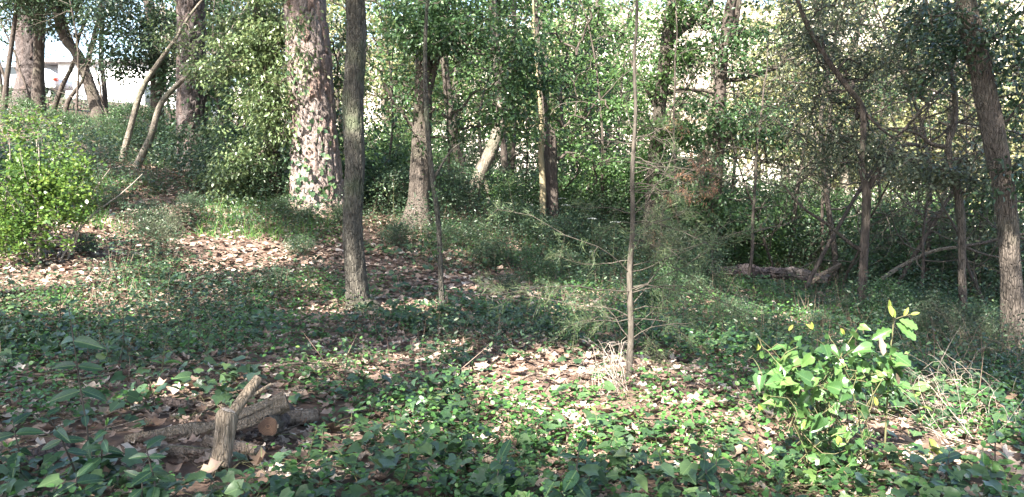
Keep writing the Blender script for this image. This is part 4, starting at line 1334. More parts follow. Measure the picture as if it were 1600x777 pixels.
rn = np.clip(rng.random(len(x)) * .75 + fbm(x * 1.1, y * 1.1, 0, 73, 2) * .45 - .15, 0, 1)
inview = np.abs(x) < y * .64
near = np.argsort(np.where(inview & (hgt > .05), y / sz, 9999))[:1200]
near = near[rng.permutation(len(near))][:300]
rest = np.setdiff1d(np.arange(len(x)), near)
fr_, fa_ = rest[y[rest] < 8.5], rest[y[rest] >= 8.5]
ivy = leaves("ivy_ground_cover", IVY, pos[fr_], ax[fr_], nm[fr_], sz[fr_], M['ivy'], rn[fr_])
tag(ivy, "dark glossy ivy creeping over the forest floor in the foreground", "ivy", kind="stuff")
o = leaves("far_foliage", ROUND, pos[fa_], ax[fa_], nm[fa_], sz[fa_] * 1.1, M['ivy'], rn[fa_], ivy)
o["kind"] = "stuff"
g = Geo()
for k in range(260):
    yy = 2.8 + 6 * rng.random() ** 1.2
    an = rng.uniform(0, 6.28)
    a_ = wander((rng.uniform(-1, 1) * (yy * .66 + .2), yy, 0), (math.cos(an), math.sin(an), 0), rng.uniform(.4, 1.3), 10, .5, 0)
    a_[:, 2] = H(a_[:, 0], a_[:, 1]) + .03 + rng.random(len(a_)) * .06
    tube(g, a_, rng.uniform(.0014, .003), 4, cap=False)
g.build("runners", M['stem'], ivy)["kind"] = "stuff"
ivy_meshes = []
for c, d_ in ((1, 1), (.9, 1.7), (1.1, .4)):
    ivy_meshes.append(raw_mesh("ivy_leaf", IVY[0] * (c, 1, d_), IVY[1], M['ivyone'], smooth=False))
for i in near:
    fmx = frames(ax[i][None], nm[i][None])[0]
    o = mesh_obj("leaf", ivy_meshes[rng.integers(3)], ivy)
    m4 = Matrix([list(map(float, fmx[r_])) for r_ in range(3)]).to_4x4()
    o.matrix_world = Matrix.Translation(tuple(map(float, pos[i] + (0, 0, .01)))) @ m4 @ Matrix.Scale(float(sz[i]) * 1.1, 4)

# small herbs
nc = 4200
cx, cy = wedge(nc, 2.6, 15, .8)
w = fbm(cx * .9, cy * .9, 0, 81, 3) + .25 * (cx > .3) - .8 * bare(cx, cy)
k = w > .44
cx, cy = cx[k], cy[k]
per = 26
x = np.repeat(cx, per) + rng.normal(0, .11, len(cx) * per)
y = np.repeat(cy, per) + rng.normal(0, .11, len(cx) * per)
hh = np.repeat(rng.uniform(.08, .26, len(cx)), per)
z = H(x, y) + rng.random(len(x)) * hh
pos = np.stack([x, y, z], -1)
herb = leaves("low_herbs", ROUND, pos, ring_axes(len(x), .1, .35), tilt_normals(len(x), .5), rng.uniform(.018, .042, len(x)), M['herb'], np.clip(np.repeat(rng.random(len(cx)), per) * .5 + rng.random(len(x)) * .5, 0, 1))
tag(herb, "small bright green herbs sprouting among the ivy and dead leaves", "herbs", kind="stuff")

# dense low undergrowth, middle distance and right
nc = 9000
cx = rng.uniform(-9, 13, nc)
cy = rng.uniform(5.5, 21, nc)
w = fbm(cx * .5, cy * .5, 0, 91, 3)
lim = np.where(cx > cy * .10, .26, np.where(cy > 10.5, .40, .56))
lim = np.where((cx < -2.2) & (cy < 16), np.where(cy > 11.8, .47, .52), lim)
lim = np.where((cx > .2) & (cy < 7) & (cx < 2.2), .55, lim)
k = (w > lim) & (np.abs(cx) < cy * .7 + .6) & (bare(cx, cy) < .4)
cx, cy = cx[k], cy[k]
per = 42
big = np.repeat((.1 + .75 * rng.random(len(cx)) ** 1.6) ** 1.0 * np.clip(.45 + (cy - 5) * .07, .4, 1.1), per)
big = big * np.where(np.repeat((np.abs(cx / cy - .33) < .1) & (cy > 7.5) & (cy < 13.7), per), .3, 1)
x = np.repeat(cx, per) + rng.normal(0, .17, len(cx) * per)
y = np.repeat(cy, per) + rng.normal(0, .17, len(cx) * per)
z = H(x, y) + rng.random(len(x)) * big
pos = np.stack([x, y, z], -1)
ug = leaves("undergrowth", KITE, pos, ring_axes(len(x), .25, .4), tilt_normals(len(x), .7), rng.uniform(.022, .062, len(x)), M['under'], np.clip(np.repeat(rng.random(len(cx)) ** 1.2, per) * .55 + rng.random(len(x)) * .42, 0, 1))
nst = 9000
si = rng.integers(0, len(cx), nst)
sp = np.stack([cx[si] + rng.normal(0, .16, nst), cy[si] + rng.normal(0, .16, nst), np.zeros(nst)], -1)
sp[:, 2] = H(sp[:, 0], sp[:, 1])
o = leaves("stalks", NEEDLE, sp, unit(rng.normal(0, .4, sp.shape) + (0, 0, 1)), unit(rng.normal(0, .4, sp.shape) + (0, -1, 0)), rng.uniform(.12, .5, nst), M['dry'], .2 + .45 * rng.random(nst), ug, widths=np.full(nst, .018))
o["kind"] = "stuff"
tag(ug, "dense knee-high green undergrowth across the middle and right", "undergrowth", kind="stuff")

nc = 1500
cx = rng.uniform(-21, -6, nc)
cy = rng.uniform(15.5, 34, nc)
k = (np.abs(cx) < cy * .7 + 1) & (fbm(cx * .5, cy * .5, 0, 93, 2) > .3)
cx, cy = cx[k], cy[k]
per = 34
x = np.repeat(cx, per) + rng.normal(0, .22, len(cx) * per)
y = np.repeat(cy, per) + rng.normal(0, .22, len(cx) * per)
pos = np.stack([x, y, H(x, y) + rng.random(len(x)) * np.repeat(rng.uniform(.2, .8, len(cx)), per)], -1)
o = leaves("far_foliage", KITE, pos, ring_axes(len(x), .25, .4), tilt_normals(len(x), .6), rng.uniform(.05, .1, len(x)), M['under'], rng.random(len(x)), ug)
o["kind"] = "stuff"

# grass on the bank, left
nb = 9000
gx = rng.uniform(-8.5, -3.0, nb)
gy = rng.uniform(11.5, 17, nb)
k = fbm(gx * .9, gy * .9, 0, 95, 2) > .47
gx, gy = gx[k], gy[k]
pos = np.stack([gx, gy, H(gx, gy)], -1)
gr = leaves("grass", NEEDLE, pos, unit(rng.normal(0, .45, pos.shape) + (0, 0, 1)), unit(rng.normal(0, .5, pos.shape) + (0, -1, 0)), rng.uniform(.12, .3, len(pos)), M['herb'], .4 + .6 * rng.random(len(pos)), widths=np.full(len(pos), .05))
tag(gr, "thin pale grass tufts on the bank before the plated pine", "grass", kind="stuff")

# fallen twigs
g = Geo()
for k in range(900):
    yy = 2.7 + 9 * rng.random() ** 1.3
    xx = rng.uniform(-1, 1) * (yy * .66 + .3)
    L = rng.uniform(.08, .5)
    an = rng.uniform(0, 6.28)
    a = wander((xx, yy, 0), (math.cos(an), math.sin(an), 0), L, 4, .35, 0)
    a[:, 2] = H(a[:, 0], a[:, 1]) + .02 + rng.random() * .05
    tube(g, a, np.linspace(1, .5, 5) * rng.uniform(.0018, .006), 4, rng.random(), cap=False)
o = g.build("fallen_twigs", M['dead'])
tag(o, "small dead twigs strewn over the leaf litter", "twigs", kind="stuff")
print("tris after cover", TRI())

# ------------------------------------------------------------------ dead wood
def log_disp(amp, seed, ridg=1.0):
    def f(th, L, R):
        n = fbm(np.cos(th) * 2.2, np.sin(th) * 2.2, L * 4, seed, 3)
        n2 = fbm(np.cos(th) * 7, np.sin(th) * 7, L * 2.5, seed + 5, 3)
        n3 = fbm(np.cos(th) * 16, np.sin(th) * 16, L * 6, seed + 15, 2)
        return (n - .5) * R * amp * 2.4 - np.abs(n2 - .5) * R * 3.2 * amp * ridg - np.abs(n3 - .5) * R * (.15 + amp), None
    return f


def log(name, label, pts, rads, bark, cut, seed, cat="log", group=None, faces=(1, 1), amp=.25, sides=40, step=.02, extra=(), lift=.45):
    p, r = resample(pts, rads, step)
    p[:, 2] = np.maximum(p[:, 2], H(p[:, 0], p[:, 1]) + r * lift)
    base = p[len(p) // 2].copy()
    base[2] = p[:, 2].min() - r.max()
    root = tag(empty(name, base), label, cat, group)
    g = Geo()
    tube(g, p, r, sides, disp=log_disp(amp, seed), cap=True)
    for e in extra:
        a, b = resample(e[0], e[1], step)
        tube(g, a, b, 26, disp=log_disp(amp, seed + 3), cap=True)
    g.build("bark", bark, root, base)
    for k, on in zip((0, -1), faces):
        if not on:
            continue
        d = unit(p[0] - p[1]) if k == 0 else unit(p[-1] - p[-2])
        q = p[k]
        g = Geo()
        rr_ = r[k] * .86
        ref = unit(np.cross(d, (0.1, .2, 1)))
        ref2 = np.cross(d, ref)
        th = np.linspace(0, 6.283, 25)[:-1]
        rings = []
        for f_, dz in ((1.0, .002), (.72, .006 + .004 * rng.random()), (.4, .004), (.15, .009)):
            rad = rr_ * f_ * (1 + .07 * np.sin(th * 3 + seed) + .05 * np.sin(th * 5 + 2 * seed))
            rings.append(q + d * dz + ref * (np.cos(th) * rad)[:, None] + ref2 * (np.sin(th) * rad)[:, None])
        V = np.concatenate(rings)
        F = []
        for a in range(3):
            for b in range(24):
                F.append((a * 24 + b, a * 24 + (b + 1) % 24, (a + 1) * 24 + (b + 1) % 24, (a + 1) * 24 + b))
        g.add(V, F)
        g.add(np.vstack([rings[-1], rings[-1].mean(0)]), [(b, (b + 1) % 24, 24) for b in range(24)])
        g.build("cut_face", cut, root, q, smooth=False, loc=q - base)
    return root


def G(u, v, Y, up=0.0):
    """Point above the ground under pixel column u at distance Y, resting 'up' metres high."""
    p = P(u, v, Y)
    return np.array((p[0], p[1], Hf(p[0], p[1]) + up))


pile = "dead wood heaped in the left foreground"
log("forked_branch", "upright forked grey branch stub standing in front of the wood heap",
    [G(343, 762, 3.80, -.05), P(346, 720, 3.83), P(350, 685, 3.86), P(354, 650, 3.88), P(356, 642, 3.885)], [.053, .05, .051, .056, .04], M['tan'], M['deadpale'], 3, "branch", pile, (0, 1), .1,
    extra=[([P(349, 690, 3.87), P(356, 660, 3.9), P(380, 622, 3.98), P(404, 591, 4.06)], [.03, .034, .03, .028]), ([P(372, 628, 3.98), P(400, 615, 4.02), P(424, 600, 4.08)], [.014, .012, .008])])
log("split_log", "long split log with splintered end slanting behind the forked stub",
    [P(196, 716, 4.16), P(280, 688, 4.26), P(360, 662, 4.36), P(448, 628, 4.48)], [.026, .045, .055, .06], M['tan'], M['dead'], 5, "log", pile, (0, 1), .3, lift=.9,
    extra=[([P(285, 694, 4.24), P(370, 664, 4.3), P(438, 640, 4.4)], [.012, .026, .02]), ([P(250, 700, 4.2), P(330, 668, 4.28), P(392, 644, 4.36), P(425, 630, 4.4)], [.008, .02, .018, .004]), ([P(330, 684, 4.2), P(390, 664, 4.26), P(430, 652, 4.32)], [.006, .016, .005])])
log("round_log", "round log with rusty brown sawn face right of the forked stub",
    [P(419, 667, 4.25), P(436, 658, 4.6), P(448, 652, 4.9)], [.06, .06, .058], M['logbark'], M['cut'], 7, "log", pile, (1, 0))
log("short_log", "grey weathered log lying behind the sawn round log",
    [P(448, 655, 4.72), P(470, 652, 4.75), P(494, 649, 4.82)], [.05, .05, .046], M['dead'], M['dead'], 8, "log", pile)
log("short_log", "short log with pale end poking out right of the forked stub's foot",
    [P(318, 690, 4.12), P(360, 699, 4.12), P(409, 709, 4.1)], [.036, .042, .042], M['dead'], M['deadpale'], 9, "log", pile)
log("thin_log", "half-buried brown log lying low behind the forked stub's foot",
    [P(244, 738, 4.04), P(310, 736, 4.02), P(384, 733, 4.05)], [.036, .042, .034], M['dead'], M['dead'], 10, "log", pile)
log("dark_log", "dark log half hidden in ivy at the left of the wood heap",
    [P(200, 661, 4.78), P(245, 660, 4.76), P(296, 664, 4.74)], [.035, .05, .05], M['logbark'], M['dead'], 11, "log", pile)
log("dark_branch", "thick dark branch in the bottom left corner",
    [P(-40, 790, 3.55), P(30, 752, 3.78), P(75, 732, 3.95), P(110, 716, 4.1)], [.055, .055, .065, .04], M['logbark'], M['dead'], 12, "branch", None, (0, 0), .4,
    extra=[([P(70, 735, 3.95), P(50, 715, 4.05), P(62, 690, 4.2)], [.04, .03, .02])])
log("sawn_stub", "small sawn branch end with orange face at the left edge",
    [P(12, 714, 3.86), P(2, 706, 4.1), P(-14, 700, 4.3)], [.046, .046, .046], M['logbark'], M['cut'], 13, "log", None, (1, 0))
log("broken_branch", "short bare broken branch lying in ivy at bottom centre",
    [P(757, 717, 3.98), P(780, 724, 3.95), P(803, 732, 3.92), P(822, 743, 3.86)], [.024, .016, .014, .012], M['dead'], M['deadpale'], 14, "branch", None, (1, 1), .3, 12)
for i, (lab, pp_) in enumerate([("long thin stick lying left of the straight grey trunk's foot", [(428, 592, 5.6), (470, 578, 5.7), (530, 566, 5.9), (560, 566, 5.95)]),
                                ("pale stick across the litter behind the wood heap", [(440, 612, 5.1), (490, 603, 5.25), (545, 596, 5.4)]),
                                ("thin curved stick left of the wood heap", [(95, 470, 7.6), (150, 478, 7.5), (215, 466, 7.8)]),
                                ("dark stick lying before the thin bare sapling", [(560, 520, 7.6), (600, 512, 7.8), (640, 515, 7.7)]),
                                ("pale bent stick in the sunny patch of litter", [(800, 600, 5.5), (840, 592, 5.7), (870, 598, 5.6)]),
                                ("long stick on the leaf-strewn left bank", [(20, 640, 4.9), (80, 622, 5.1), (150, 618, 5.2), (215, 600, 5.4)])]):
    pts = [G(u, v, Y, .05 + .02 * (k % 2)) for k, (u, v, Y) in enumerate(pp_)]
    log("stick", lab, pts, np.linspace(.014, .007, len(pts)), M['dead'], M['dead'], 30 + i, "stick", None, (0, 0), .3, 8)
log("fallen_log", "fallen log with flaking purple-grey bark lying in the right undergrowth",
    [P(1104, 432, 13.6), P(1165, 438, 13.4), P(1230, 446, 13.0), P(1296, 458, 12.5)], [.1, .115, .11, .09], bark_mat("flaking_bark", (.055, .045, .044), (.18, .15, .148), (.07, .07, .055), 10, .5, 1.0, lichen=.5), M['cut'], 15, "log", None, (1, 1), .4, lift=1.8)
log("fallen_branch", "bare brown branch propped on the right end of the long fallen log",
    [P(1262, 446, 12.6), P(1285, 430, 12.6), P(1313, 413, 12.7)], [.05, .045, .035], M['dead'], M['dead'], 16, "branch", None, (0, 0))
log("fallen_branch", "long pale dead branch slanting up to the crooked slender tree, right",
    [P(1378, 436, 11.8), P(1415, 412, 11.8), P(1460, 392, 11.6), P(1510, 384, 11.4), P(1562, 374, 11.0)], [.036, .032, .027, .02, .013], M['oakpale'], M['dead'], 17, "branch", None, (0, 0))


def twig_bundle(name, label, pts_fn, n, mat, cat, seed):
    r = np.random.default_rng(seed)
    first = pts_fn(r)
    base = first[0][0].copy()
    root = tag(empty(name, base), label, cat)
    for k in range(n):
        a, rad = pts_fn(r)
        g = Geo()
        tube(g, a, np.linspace(1, .4, len(a)) * rad, 5)
        g.build("twig", mat, root, base)
    return root


def tw1(r):
    s = G(r.uniform(925, 1000), 600, r.uniform(5.2, 5.7), .02)
    e = P(r.uniform(905, 990), r.uniform(530, 590), r.uniform(5.3, 5.7))
    m = (s + e) / 2 + r.normal(0, .05, 3)
    m2 = e + (e - m) * .3 + np.array((r.normal(0, .06), 0, -.06))
    return resample([s, m, e, m2], [1, 1, 1, 1], .06)[0], r.uniform(.0012, .0032)


def tw2(r):
    s = G(r.uniform(1455, 1570), 640, r.uniform(4.5, 5.6), .02)
    e = s + np.array((r.normal(-.16, .16), r.normal(.05, .2), r.uniform(.03, .34)))
    m = (s + e) / 2 + r.normal(0, .07, 3)
    m2 = e + (e - m) * .5 + np.array((r.normal(.02, .05), 0, r.normal(-.03, .05)))
    return resample([s, m, e, m2], [1, 1, 1, 1], .07)[0], r.uniform(.001, .0028)


def tw3(r):
    s = G(r.uniform(1400, 1640), 600, r.uniform(5.6, 7.5), .02)
    e = s + np.array((r.normal(0, .35), r.normal(0, .2), r.uniform(.15, .5)))
    m = (s + e) / 2 + r.normal(0, .07, 3)
    return resample([s, m, e, e + (e - m) * .7 + np.array((0, 0, -.1))], [1, 1, 1, 1], .09)[0], r.uniform(.002, .004)


twig_bundle("dead_twigs", "tangle of pale dead twigs at the foot of the thin conifer", tw1, 34, M['deadpale'], "twigs", 51)
twig_bundle("dead_brush", "sunlit heap of bleached dead twigs right of the leafy vine", tw2, 80, M['deadpale'], "brush", 52)
twig_bundle("dry_brush", "brown dry brushwood before the leaning right-hand trunk", tw3, 70, M['dead'], "brush", 53)

# ------------------------------------------------------------------ the thin conifer's wispy branches
g = Geo()
np_, na_, nr_ = [], [], []
rp_, ra_ = [], []
tb = thinC["base"]
r = np.random.default_rng(61)


def stem_at(z):
    n_ = thinC["nodes"]
    allz = np.vstack([[tb], n_])
    return np.array((np.interp(z, allz[:, 2], allz[:, 0]), np.interp(z, allz[:, 2], allz[:, 1]), z))


specs = []
for k in range(34):
    z = tb[2] + r.uniform(.3, 1.25)
    specs.append((z, (r.choice([-1, 1], p=[.28, .72]) * r.uniform(.3, 1), r.uniform(-.8, .8), r.uniform(.0, .6)), r.uniform(.35, 1.2), 'g'))
for k in range(9):
    z = tb[2] + r.uniform(1.2, 1.9)
    specs.append((z, (r.uniform(.5, 1), r.uniform(-.3, .5), r.uniform(-.1, .25)), r.uniform(.3, .62), 'r'))
for k in range(8):
    z = tb[2] + r.uniform(.9, 2.4)
    specs.append((z, (r.choice([-1, 1]) * r.uniform(.3, 1), r.uniform(-.6, .8), r.uniform(0, .4)), r.uniform(.2, .55), 'b'))
for z, d, L, kind in specs:
    a = wander(stem_at(z), d, L, 9, .38, -.02, r)
    tube(g, a, np.linspace(.0042, .0014, 10), 4, cap=False)
    for s in range(3, 10):
        for q in range(2 if kind != 'b' else 1):
            if kind == 'r' and s < 7:
                continue
            if kind == 'g' and r.random() < .35:
                continue
            b = wander(a[s], unit(a[s] - a[s - 1]) + r.normal(0, .7, 3), r.uniform(.06, .22), 4, .25, -.03, r)
            tube(g, b, np.linspace(.002, .001, 5), 3, cap=False)
            if kind == 'b':
                continue
            for m in range(1, 5):
                cnt = 9 if kind == 'g' else 5
                if kind == 'g':
                    np_.append(np.repeat(b[m][None], cnt, 0) + r.normal(0, .014, (cnt, 3)))
                    na_.append(unit(unit(b[m] - b[m - 1])[None] * .8 + r.normal(0, .6, (cnt, 3))))
                else:
                    rp_.append(np.repeat(b[m][None], cnt, 0) + r.normal(0, .008, (cnt, 3)))
                    ra_.append(unit(np.array((0, 0, -.8)) + r.normal(0, .6, (cnt, 3))))
o = g.build("branches", M['twig'], thinC["root"], tb)
o["kind"] = "stuff"
for nm_, pl, al, mt, ln in (("needles", np_, na_, M['needle'], (.035, .075)), ("dead_needles", rp_, ra_, M['rust'], (.03, .05))):
    pp = np.concatenate(pl)
    aa = np.concatenate(al)
    o = leaves(nm_, NEEDLE, pp, aa, unit(r.normal(0, 1, pp.shape)), r.uniform(*ln, len(pp)), mt, r.random(len(pp)), thinC["root"], tb, widths=np.full(len(pp), .04))
    o["kind"] = "stuff"

# ------------------------------------------------------------------ single leaves with a shaped blade
def blade(prof, ny, fold=.12, droop=.15, wave=0.0, lobes=0.0, seed=0):
    """prof(t) half width along the blade; returns (V, F), 4 strips across."""
    ts = np.linspace(0, 1, ny + 1)
    V = []
    for i, t in enumerate(ts):
        w = prof(t)
        if lobes:
            w *= 1 + lobes * (1 if i % 2 else -1)
        for s in (-1, -.5, 0, .5, 1):
            zz = abs(s) * w * fold * 2 - droop * t * t + wave * math.sin(t * 11 + s * 2 + seed) * abs(s)
            yy = t - (abs(s) ** 2) * (.10 if t < .15 else 0) * (1 if prof(0) > .1 else 0)
            V.append((s * w, yy, zz))
    F = []
    for i in range(ny):
        for j in range(4):
            a = i * 5 + j
            F.append((a, a + 1, a + 6, a + 5))
    return np.array(V), np.array(F)


laurel_p = lambda t: .19 * math.sin(math.pi * t ** .8) ** .75 + .004
heart_p = lambda t: (.30 + .9 * t if t < .14 else .426 * (1 - ((t - .14) / .86) ** 1.5)) + .004
young_p = lambda t: .2 * math.sin(math.pi * t) ** .8 + .003
lob_p = lambda t: .25 * math.sin(math.pi * t ** 1.15) ** .7 + .004


def blade_meshes(name, prof, ny, mat, **kw):
    out = []
    for s, (f, d) in enumerate(((.1, .12), (.3, .3), (.18, -.06))):
        V, F = blade(prof, ny, f, d, seed=s, **kw)
        out.append(raw_mesh(name, V, F, mat))
    return out


LAUREL = blade_meshes("leaf", laurel_p, 6, M['laurel'], wave=.02)
HEART = blade_meshes("leaf", heart_p, 6, M['vineone'], wave=.03)
YOUNG = blade_meshes("young_leaf", young_p, 4, M['young'])
HERBL = blade_meshes("leaf", young_p, 4, M['herbone'])
OAKL = blade_meshes("leaf", lob_p, 8, M['vineone'], lobes=.22)
BROWN = blade_meshes("dead_leaf", lob_p, 6, M['dryone'], lobes=.15)


def leaf_obj(name, meshes, pos, axis, normal, size, parent, origin, r):
    f = frames(np.asarray(axis, float)[None], np.asarray(normal, float)[None])[0]
    o = mesh_obj(name, meshes[r.integers(len(meshes))], parent)
    m4 = Matrix([list(map(float, f[k])) for k in range(3)]).to_4x4()
    q = np.asarray(pos) - np.asarray(origin)
    o.matrix_local = Matrix.Translation(tuple(map(float, q))) @ m4 @ Matrix.Scale(float(size), 4)
    return o


# --- the leafy vine heap on the right
r = np.random.default_rng(71)
vb = G(1300, 720, 4.0)
vine = tag(empty("vine_bush", vb), "heap of bright green heart-leaved vine, sunlit on top, right foreground", "vine")
g = Geo()
ells = [ell_px(1280, 580, 4.0, 90, 65, .26), ell_px(1340, 560, 4.05, 60, 55, .22), ell_px(1225, 590, 3.95, 45, 50, .18), ell_px(1290, 660, 3.9, 75, 60, .24), ell_px(1300, 735, 3.85, 80, 50, .22), ell_px(1385, 590, 4.1, 35, 55, .15)]
cen = []
for e, n_ in zip(ells, (58, 38, 28, 34, 22, 18)):
    q = unit(r.normal(0, 1, (n_, 3)))
    q[:, 1] = -np.abs(q[:, 1]) * .9 + .2 * r.random(n_)
    cen.append(e[0] + q * e[1] * (.5 + .75 * r.random((n_, 1)) ** 1.5))
cen = np.concatenate(cen)
mid = P(1290, 620, 4.05)
for k in range(46):
    e = cen[r.integers(len(cen))]
    s = vb + np.array((r.normal(0, .14), r.normal(.05, .08), 0))
    m = (s + e) / 2 + r.normal(0, .08, 3) + (0, .05, .12)
    a, b = resample([s, m, e, e + r.normal(0, .06, 3) + (0, -.02, .0)], [.004, .003, .0022, .0015], .06)
    tube(g, a, b, 4, cap=False)
for k in range(7):                                   # loose looping shoots
    e = P(r.uniform(1180, 1400), r.uniform(520, 640), 3.95)
    a = wander(e, r.normal(0, 1, 3), r.uniform(.2, .45), 9, .5, -.02, r)
    tube(g, a, .0018, 4, cap=False)
g.build("stems", M['stem'], vine, vb)["kind"] = "stuff"
for c in cen:
    out = unit(c - mid)
    nrm = unit(out * .5 + np.array((0, -.45, .65)) + r.normal(0, .5, 3))
    ax_ = unit(np.array((out[0] * 1.2, -.2, -.5)) + r.normal(0, .8, 3))
    leaf_obj("leaf", HEART, c, ax_, nrm, r.uniform(.045, .105) if r.random() < .5 else r.uniform(.028, .06), vine, vb, r)
n_ = 480
ei = r.integers(0, len(ells), n_)
q = r.normal(0, 1, (n_, 3))
q = unit(q) * r.random((n_, 1)) ** .5
pp = np.array([ells[i][0] for i in ei]) + q * np.array([ells[i][1] for i in ei])
o = leaves("foliage", IVY, pp + (0, .05, -.02), unit(r.normal(0, .8, pp.shape) + (0, -.1, -.5)), unit(r.normal(0, .6, pp.shape) + (0, -.4, .8)), r.uniform(.02, .06, n_), M['vine'], r.random(n_), vine, vb)
o["kind"] = "stuff"
for (u, v, Y, s) in [(1232, 514, 3.95, .038), (1270, 512, 3.95, .042), (1320, 520, 4.0, .038), (1182, 545, 3.9, .035), (1185, 628, 3.85, .04), (1258, 655, 3.75, .045), (1367, 617, 3.9, .045), (1309, 678, 3.75, .045)]:
    p = P(u, v, Y)
    for k in range(2):
        leaf_obj("young_leaf", YOUNG, p + (0, 0, -.01), np.array((r.normal(0, .5), -.2, 1 if v < 560 else -.9)), np.array((r.normal(0, .6), -1, .3)), s, vine, vb, r)
for (u, v, s) in [(1374, 540, .1), (1400, 598, .06), (1232, 590, .06)]:
    leaf_obj("dead_leaf", BROWN, P(u, v - 15, 3.95), (.1, -.2, -1), (.5, -1, .2), s, vine, vb, r)

# --- oak seedling standing out of the vine heap
ob = G(1385, 640, 4.12)
oaks = tag(empty("oak_seedling", ob), "oak seedling with lobed leaves and yellow tip rising above the vine heap", "seedling")
g = Geo()
a, b = resample([ob, P(1388, 600, 4.1), P(1392, 540, 4.1), P(1396, 500, 4.1), P(1388, 470, 4.1)], [.006, .005, .004, .003, .002], .05)
tube(g, a, b, 5)
tube(g, resample([P(1396, 500, 4.1), P(1412, 494, 4.08), P(1430, 490, 4.05)], [1, 1, 1], .03)[0], .002, 5)
g.build("stem", M['stem'], oaks, ob)
for (u, v, ax_, s, ms, nm_) in [(1400, 505, (.7, -.2, -.7), .13, OAKL, "leaf"), (1405, 500, (.9, -.1, -.35), .11, OAKL, "leaf"), (1393, 515, (-.8, -.2, -.3), .11, OAKL, "leaf"), (1392, 550, (.6, -.3, -.4), .12, OAKL, "leaf"), (1390, 560, (-.6, -.3, -.5), .11, OAKL, "leaf"), (1388, 590, (.8, -.2, -.4), .12, OAKL, "leaf"),
                                (1389, 485, (-.1, -.1, 1), .06, YOUNG, "young_leaf"), (1389, 475, (.2, -.2, -1), .07, YOUNG, "young_leaf"), (1393, 480, (.3, -.2, -.9), .06, YOUNG, "young_leaf"), (1412, 494, (.2, -.2, .6), .05, YOUNG, "young_leaf"), (1422, 492, (1, -.1, .2), .05, YOUNG, "young_leaf")]:
    leaf_obj(nm_, ms, P(u, v, 4.08), ax_, (r.normal(0, .3), -.7, .7), s, oaks, ob, r)
for (u, v, Y) in [(1440, 690, 4.2)]:
    lb_ = G(u, v + 30, Y)
    sh = tag(empty("yellow_seedling", lb_), "small seedling with drooping yellow-green leaves right of the vine heap", "seedling")
    g = Geo()
    tip = P(u + 12, v - 5, Y)
    tube(g, resample([lb_, (lb_ + tip) / 2 + (.02, 0, 0), tip], [1, 1, 1], .04)[0], .0035, 5)
    g.build("stem", M['stem'], sh, lb_)
    for k in range(9):
        an = r.uniform(0, 6.28)
        leaf_obj("leaf", YOUNG if k < 5 else HERBL, tip + (0, 0, -.02 * k), (math.cos(an), math.sin(an) - .4, -.5), (0, -.5, 1), r.uniform(.07, .11), sh, lb_, r)

# --- broad-leaved seedlings in the foreground
def laurel(label, u, Y, h, n_pairs, size, seed, spread=1.0, lean=(0, 0), meshes=None, name="laurel_seedling", n_stems=1, bottom=.05):
    r = np.random.default_rng(seed)
    b0 = G(u, 700, Y)
    root = tag(empty(name, b0), label, "seedling", "broad-leaved seedlings in the foreground")
    g = Geo()
    todo = []
    for s in range(n_stems):
        d = np.array((lean[0] + (r.normal(0, .35) if s else 0), lean[1] + (r.normal(0, .25) if s else 0), 1))
        L = h * (1 if s == 0 else r.uniform(.5, .85))
        a = wander(b0 + (r.normal(0, .04) * (s > 0), r.normal(0, .04) * (s > 0), -.03), d, L, 10, .1, .02, r)
        tube(g, a, np.linspace(.006, .0025, 11), 6)
        for k in range(n_pairs):
            t = bottom + (1 - bottom) * (k + .5) / n_pairs
            q = np.array([np.interp(t * 10, np.arange(11), a[:, c]) for c in range(3)])
            an = k * 2.4 + r.uniform(-.5, .5)
            for side in (0, math.pi):
                todo.append((q, an + side, t))
        todo.append((a[-1], 1, 1.2))
    g.build("stem", M['twig'], root, b0)
    for q, an, t in todo:
        ax_ = np.array((math.cos(an) * spread, math.sin(an) * spread, -.25 + .8 * max(t - .75, 0) * 2 + r.normal(0, .18)))
        leaf_obj("leaf", meshes or LAUREL, q, ax_, np.array((r.normal(0, .3), -.75 + r.normal(0, .3), .8)), size * r.uniform(.65, 1.15) * (1 if t < .9 else .65), root, b0, r)
    tip = todo[-1][0]
    for k in range(3):
        leaf_obj("young_leaf", HERBL, tip, (r.normal(0, .35), r.normal(0, .3), 1), (r.normal(0, 1), -1, .3), size * .3, root, b0, r)
    return root


laurel("tallest dark broad-leaved seedling, left foreground, with a bare upper stem", 140, 3.7, .9, 7, .135, 501, lean=(-.08, .06), n_stems=3)
laurel("broad-leaved seedling with large leaves in the bottom left, before the wood heap", 250, 3.35, .36, 5, .12, 502, n_stems=3)
laurel("leafy seedling at the left edge beside the sawn branch end", 30, 3.55, .36, 4, .13, 503, n_stems=2)
laurel("dark seedling at bottom centre left of the broken branch", 765, 3.6, .30, 4, .17, 504, n_stems=2, lean=(.1, 0))
laurel("dark bluish broad-leaved seedling at bottom centre right of the broken branch", 900, 3.55, .33, 5, .16, 505, n_stems=3)
laurel("small upright seedling in the sunny litter at the left", 100, 6.3, .5, 5, .13, 506)
laurel("slim seedling with drooping leaves left of the wood heap", 190, 5.6, .46, 4, .12, 507)
laurel("bright seedling standing behind the wood heap", 300, 5.9, .3, 4, .09, 508, meshes=HERBL)
laurel("leafy seedling in the bottom left corner", 110, 3.3, .22, 4, .13, 509, n_stems=3)
laurel("broad-leaved seedling below the sunny patch, bottom right of centre", 1110, 3.6, .3, 4, .12, 510, n_stems=2)
laurel("broad-leaved seedling at the bottom right before the bleached twigs", 1480, 3.7, .25, 4, .12, 511, n_stems=2)
laurel("leafy green seedling in the bottom right corner", 1560, 3.9, .3, 4, .11, 512, n_stems=2, meshes=HERBL)
laurel("dark seedling under the vine heap", 1210, 3.5, .22, 4, .12, 513, n_stems=2)
